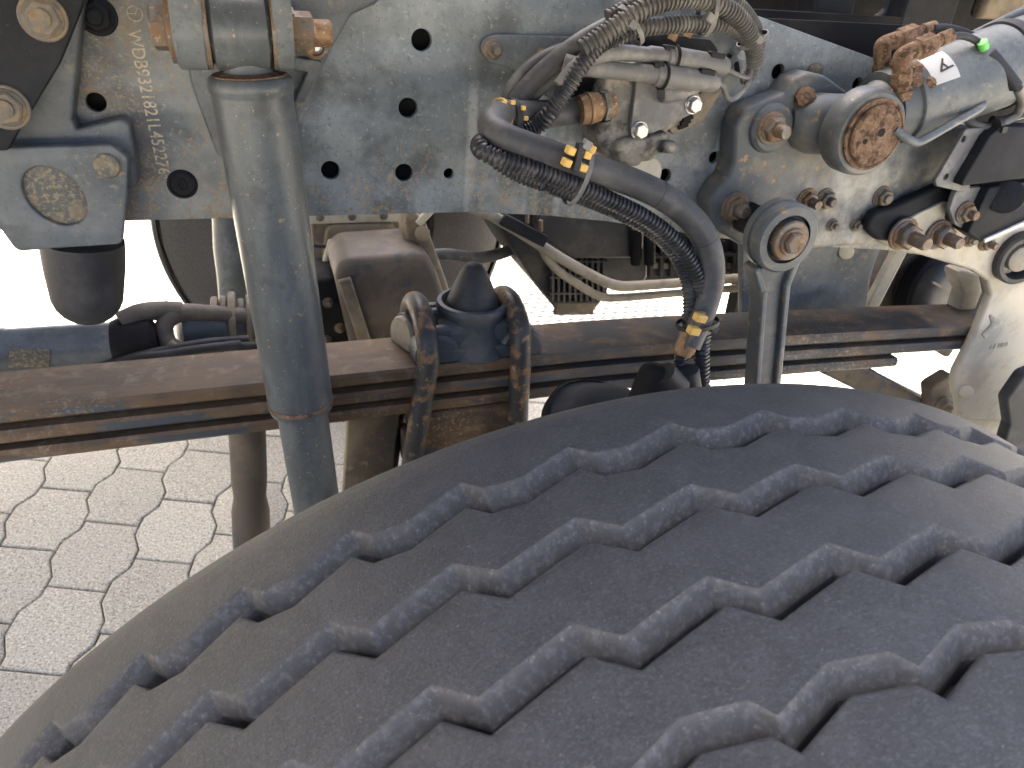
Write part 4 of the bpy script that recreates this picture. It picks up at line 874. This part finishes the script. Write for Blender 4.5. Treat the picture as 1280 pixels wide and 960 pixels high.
def plug(px_, Y, label, r=.0135):
    t = thing('cable_plug', label, 'plug', at(*px_[0], Y)); a, b = at(*px_[0], Y), at(*px_[1], Y); l = (b-a).length; d = b-a
    MB().lathe(a, d, [(0, r*.6), (.004, r*.72), (l*.22, r*.76), (l*.24, r*.9), (l*.30, r*.9), (l*.32, r*1.05), (l*.35, r*1.05), (l*.37, r*.95), (l*.70, r*.93), (l*.72, r*.82), (l*.96, r*.8), (l, r*.65)], 28).build('shell', 'plastic_grey', t, smooth=35)
    MB().bar(a+d*.74+Vector((0, -.002, r*.8)), a+d*.92+Vector((0, -.002, r*.75)), .010, .006).build('latch', 'dark_paint', t, bevel=.001)
    MB().bar(a+d*.18+Vector((0, -.002, r*.75)), a+d*.30+Vector((0, -.002, r*.8)), .009, .005).build('latch', 'dark_paint', t, bevel=.001)
    MB().lathe(a+d*.31, d, [(0, r*1.12), (.0028, r*1.12)], 28).build('seal', 'under', t)
plug([(808, 68), (908, 84)], .482, 'upper grey plug lying across the valve', .0125)
plug([(794, 90), (896, 104)], .472, 'lower grey plug lying across the valve', .0125)
tag(MB().lathe(at(826, 116, .488), at(866, 110, .488)-at(826, 116, .488), [(0, .010), (.003, .0115), (.025, .0115), (.030, .009), (.045, .006)], 24).build('dust_cap', 'plastic_grey', None), 'small grey cap on the valve cover below the plugs', 'cap')
GP = 'cables around the brake valve'
cable('cable', [(700, 108, .455), (722, 82, .455), (745, 70, .46), (775, 66, .472), (812, 69, .482)], .0078, 'plastic_grey', 'smooth grey lead entering the upper plug', 'cable', GP)
cable('cable', [(705, 78, .47), (730, 84, .465), (765, 88, .468), (798, 91, .472)], .0085, 'plastic_grey', 'smooth grey lead entering the lower plug', 'cable', GP)
cable('cable', [(628, 150, .50), (634, 122, .50), (648, 98, .50), (672, 76, .505), (705, 62, .51), (740, 58, .515)], .0070, 'conduit_dusty', 'leftmost smooth cable rising from the hose bend', 'cable', GP)
cable('cable', [(640, 146, .488), (650, 120, .488), (680, 88, .486), (715, 60, .482), (752, 38, .478), (790, 22, .474)], .0098, 'hose', 'thick smooth cable slanting up to the conduit bundle', 'cable', GP)
cable('cable', [(652, 140, .495), (668, 116, .495), (700, 90, .495), (735, 72, .495), (770, 50, .492)], .0078, 'conduit_dusty', 'smooth dark cable under the thick slanting one', 'cable', GP)
cable('cable', [(905, 85, .485), (918, 92, .485), (934, 97, .49), (938, 88, .50), (936, 70, .51), (938, 50, .51)], .0026, 'plastic_grey', 'thin wire leaving the upper plug to the right', 'wire', GP, 8)
cable('cable', [(895, 103, .475), (904, 108, .485), (908, 120, .50), (916, 124, .51), (930, 112, .52), (938, 98, .52)], .0030, 'plastic_grey', 'thin wire looping from the lower plug', 'wire', GP, 8)

# ------------------------------------------------------------------ hoses and corrugated conduits
def corr(r, pitch=.0046, k=.11):
    def f(L):
        t = (L/pitch) % 1.0
        return r*(1+k) if t < .55 else r*(1-k)
    return f
def conduit(px_, r, label, m='conduit', pitch=.0046):
    return tag(MB().tube(path(px_, .0009), corr(r, pitch), 16).build('corrugated_conduit', m, None, smooth=60), label, 'conduit', 'corrugated conduits')
bh = thing('brake_hose', 'thick smooth black brake hose bending round and down to the tyre', 'hose', at(612, 160, .47))
HP = [(728, 137, .49), (712, 139, .49), (685, 142, .485), (655, 143, .475), (630, 143, .46), (617, 150, .44), (616, 161, .42), (632, 173, .405), (660, 184, .40), (700, 198, .395), (750, 214, .39), (800, 232, .385), (838, 252, .38), (868, 278, .375), (884, 305, .37), (890, 340, .365), (884, 375, .36), (872, 405, .355), (860, 432, .35)]
HPP = path(HP); MB().tube(HPP, .0138, 22).build('hose', 'hose', bh, smooth=60)
for (u, v, Y) in ((712, 202, .395), (822, 243, .383), (884, 300, .371)):
    c = at(u, v, Y); i = min(range(len(HPP)), key=lambda k: (HPP[k]-c).length); d = HPP[i+1]-HPP[i-1]
    MB().lathe(HPP[i], d, [(-.0004, .0139), (0, .0141), (.0004, .0139)], 30, False, False).build('wrap_seam', 'rubber', bh)
MB().lathe(at(866, 412, .352), at(852, 446, .348)-at(866, 412, .352), [(0, .011), (.022, .0115), (.03, .009)], 20).build('end_ferrule', 'brass', bh)
conduit([(806, 12, .455), (782, 30, .455), (752, 52, .452), (728, 80, .45), (708, 112, .45), (690, 138, .452), (668, 158, .46), (640, 168, .455), (612, 175, .435), (600, 180, .415), (604, 189, .40), (630, 200, .392), (670, 213, .388), (720, 232, .384), (770, 254, .380), (812, 276, .376), (846, 304, .372), (868, 336, .368), (878, 370, .362), (880, 405, .356), (877, 440, .35), (878, 492, .34)], .0080, 'upper ribbed conduit running along under the thick hose')
conduit([(798, 30, .462), (770, 44, .46), (745, 62, .458), (718, 95, .458), (698, 128, .46), (678, 154, .466), (650, 170, .46), (625, 182, .44), (618, 196, .42), (640, 214, .408), (680, 230, .402), (725, 246, .398), (770, 264, .394), (808, 284, .388), (838, 310, .382), (856, 340, .376), (862, 372, .368), (860, 405, .36), (852, 440, .352), (850, 492, .342)], .0072, 'lower ribbed conduit ending left of its neighbour at the tyre', pitch=.0042)
conduit([(728, 62, .452), (760, 40, .45), (795, 16, .448), (830, 2, .45), (868, -2, .455), (902, 8, .46), (926, 26, .47), (940, 52, .485), (944, 78, .50)], .0086, 'outer dusty conduit arching over the valve at the top', 'conduit_dusty', .005)
conduit([(752, 58, .468), (790, 38, .465), (830, 32, .465), (870, 30, .468), (905, 32, .475), (930, 44, .485), (940, 60, .495)], .0076, 'inner dusty conduit below the arching one', 'conduit_dusty', .0046)
conduit([(760, 22, .47), (800, 2, .47), (850, -12, .475), (900, -4, .48), (930, 14, .49), (948, 50, .51), (938, 92, .525), (925, 98, .53)], .0070, 'rear dusty conduit curling down right of the plugs', 'conduit_dusty', .0046)
def band(c, d, a, b, nm='tie_band', wd=.0048, parent=None, m='plastic_grey'):
    """oval strap of half-axes a (along a-axis vector) and b round a bundle running along d"""
    d = d.normalized(); ax = (a[0]-d*a[0].dot(d)).normalized(); bx2 = d.cross(ax); rs = []
    for t, k in ((-wd/2, 0), (-wd/2, .0012), (wd/2, .0012), (wd/2, 0)):
        rs.append([c+d*t+ax*math.cos(q)*(a[1]+k)+bx2*math.sin(q)*(b+k) for q in (2*math.pi*j/36 for j in range(36))])
    return MB().rings(rs, False, False).build(nm, m, parent, smooth=30)
def tie(c, d, a, b, head, label, m='plastic_grey'):
    t = thing('cable_tie', label, 'cable tie', c); band(c, d, a, b, parent=t, m=m)
    MB().box(head, (.0085, .008, .0085), Matrix.Rotation(.5, 3, 'Y')).build('tie_head', m, t, bevel=.001); return t
def clipset(cs, label, size, rot, base):
    t = thing('hose_clip', label, 'clip', cs[0])
    for c in cs: MB().box(c, size, rot).build('pad', 'yellow', t, bevel=.0012)
    base(t); return t
# first clip on the smooth hose
cc = at(722, 200, .372); dd = at(760, 214, .372)-at(690, 190, .372)
R1 = Matrix.Rotation(R_(18), 3, 'Y')
clipset([at(713, 188, .376), at(708, 203, .374), at(733, 193, .376), at(728, 209, .374), at(738, 186, .381)], 'cluster of ochre-yellow clip pads on the thick hose', (.0078, .010, .0072), R1,
        lambda t: MB().bar(at(726, 178, .376), at(718, 214, .374), .006, .010, (1, 0, 0)).build('clip_stem', 'rubber', t, bevel=.001))
tie(at(722, 219, .392), dd, (Vector((0, 0, 1)), .029), .0205, at(733, 181, .374), 'grey cable tie strapping the conduits to the thick hose')
cl2 = at(872, 404, .346); dd2 = at(874, 420, .35)-at(880, 370, .35)
clipset([at(875, 397, .340), at(867, 413, .338)], 'pair of ochre-yellow pads where conduits meet above the tyre', (.0125, .010, .0085), Matrix.Rotation(R_(15), 3, 'Y'),
        lambda t: MB().bar(at(876, 388, .345), at(858, 436, .343), .010, .006, (1, 0, 0)).build('clip_stem', 'brown', t, bevel=.001))
tie(at(872, 404, .353), dd2, (Vector((1, 0, .1)), .024), .0145, at(892, 410, .350), 'black cable tie round the two conduits above the tyre', 'rubber')
c3 = at(640, 146, .465); t3 = thing('hose_clip', 'worn ochre-edged clip round the hose bend', 'clip', c3)
band(c3, Vector((1, .2, 0)), (Vector((0, 0, 1)), .0165), .0165, 'clip_band', .006, t3, 'rubber')
band(at(626, 146, .462), Vector((1, .35, 0)), (Vector((0, 0, 1)), .0165), .0165, 'clip_band', .003, t3, 'yellow')
for u, v in ((630, 129), (641, 128), (654, 135), (657, 148)): MB().box(at(u, v, .45), (.005, .004, .004)).build('clip_tooth', 'yellow', t3, bevel=.0008)
def bundle_tie(u, v, Y, d, r, label, hu, hv):
    tie(at(u, v, Y), d, (Vector((0, 0, 1)), r), r*.8, at(hu, hv, Y-r*.8), label, 'plastic_grey')
bundle_tie(788, 32, .458, at(800, 22, .458)-at(776, 42, .458), .020, 'grey cable tie at the left start of the conduit bundle', 790, 30)
bundle_tie(884, 16, .462, at(900, 20, .462)-at(868, 16, .462), .021, 'grey cable tie on top of the conduit bundle', 886, 22)
bundle_tie(941, 50, .492, at(944, 70, .492)-at(936, 34, .492), .017, 'grey cable tie at the right end of the conduit bundle', 946, 48)

# ------------------------------------------------------------------ brake chamber behind the tyre
bc = thing('brake_chamber', 'black round brake chamber peeping over the tyre below the hoses', 'brake chamber', at(780, 520, .33))
bcx = at(788, 566, .33); ax = Vector((.35, -.25, .9))
MB().lathe(bcx, ax, [(-.03, .080), (-.004, .100), (0, .107), (.005, .107), (.008, .100), (.014, .092), (.022, .088), (.034, .066), (.040, .030)], 48).build('chamber', 'rubber', bc, smooth=40)
MB().lathe(bcx, ax, [(-.010, .107), (-.008, .111), (.004, .111), (.007, .107)], 48, False, False).build('clamp_ring', 'under', bc)
MB().lathe(at(812, 492, .34), at(828, 452, .345)-at(812, 492, .34), [(-.02, .020), (.010, .021), (.024, .020), (.030, .017), (.034, .010)], 24).build('port_boss', 'under', bc)
MB().lathe(at(830, 466, .33), at(856, 492, .33)-at(830, 466, .33), [(0, .013), (.03, .014)], 20).build('elbow', 'rubber', bc)
for u, v in ((860, 462),): MB().bevcyl(at(u, v, .335), at(u+4, v+26, .335), .012).build('nipple', 'rubber', bc)
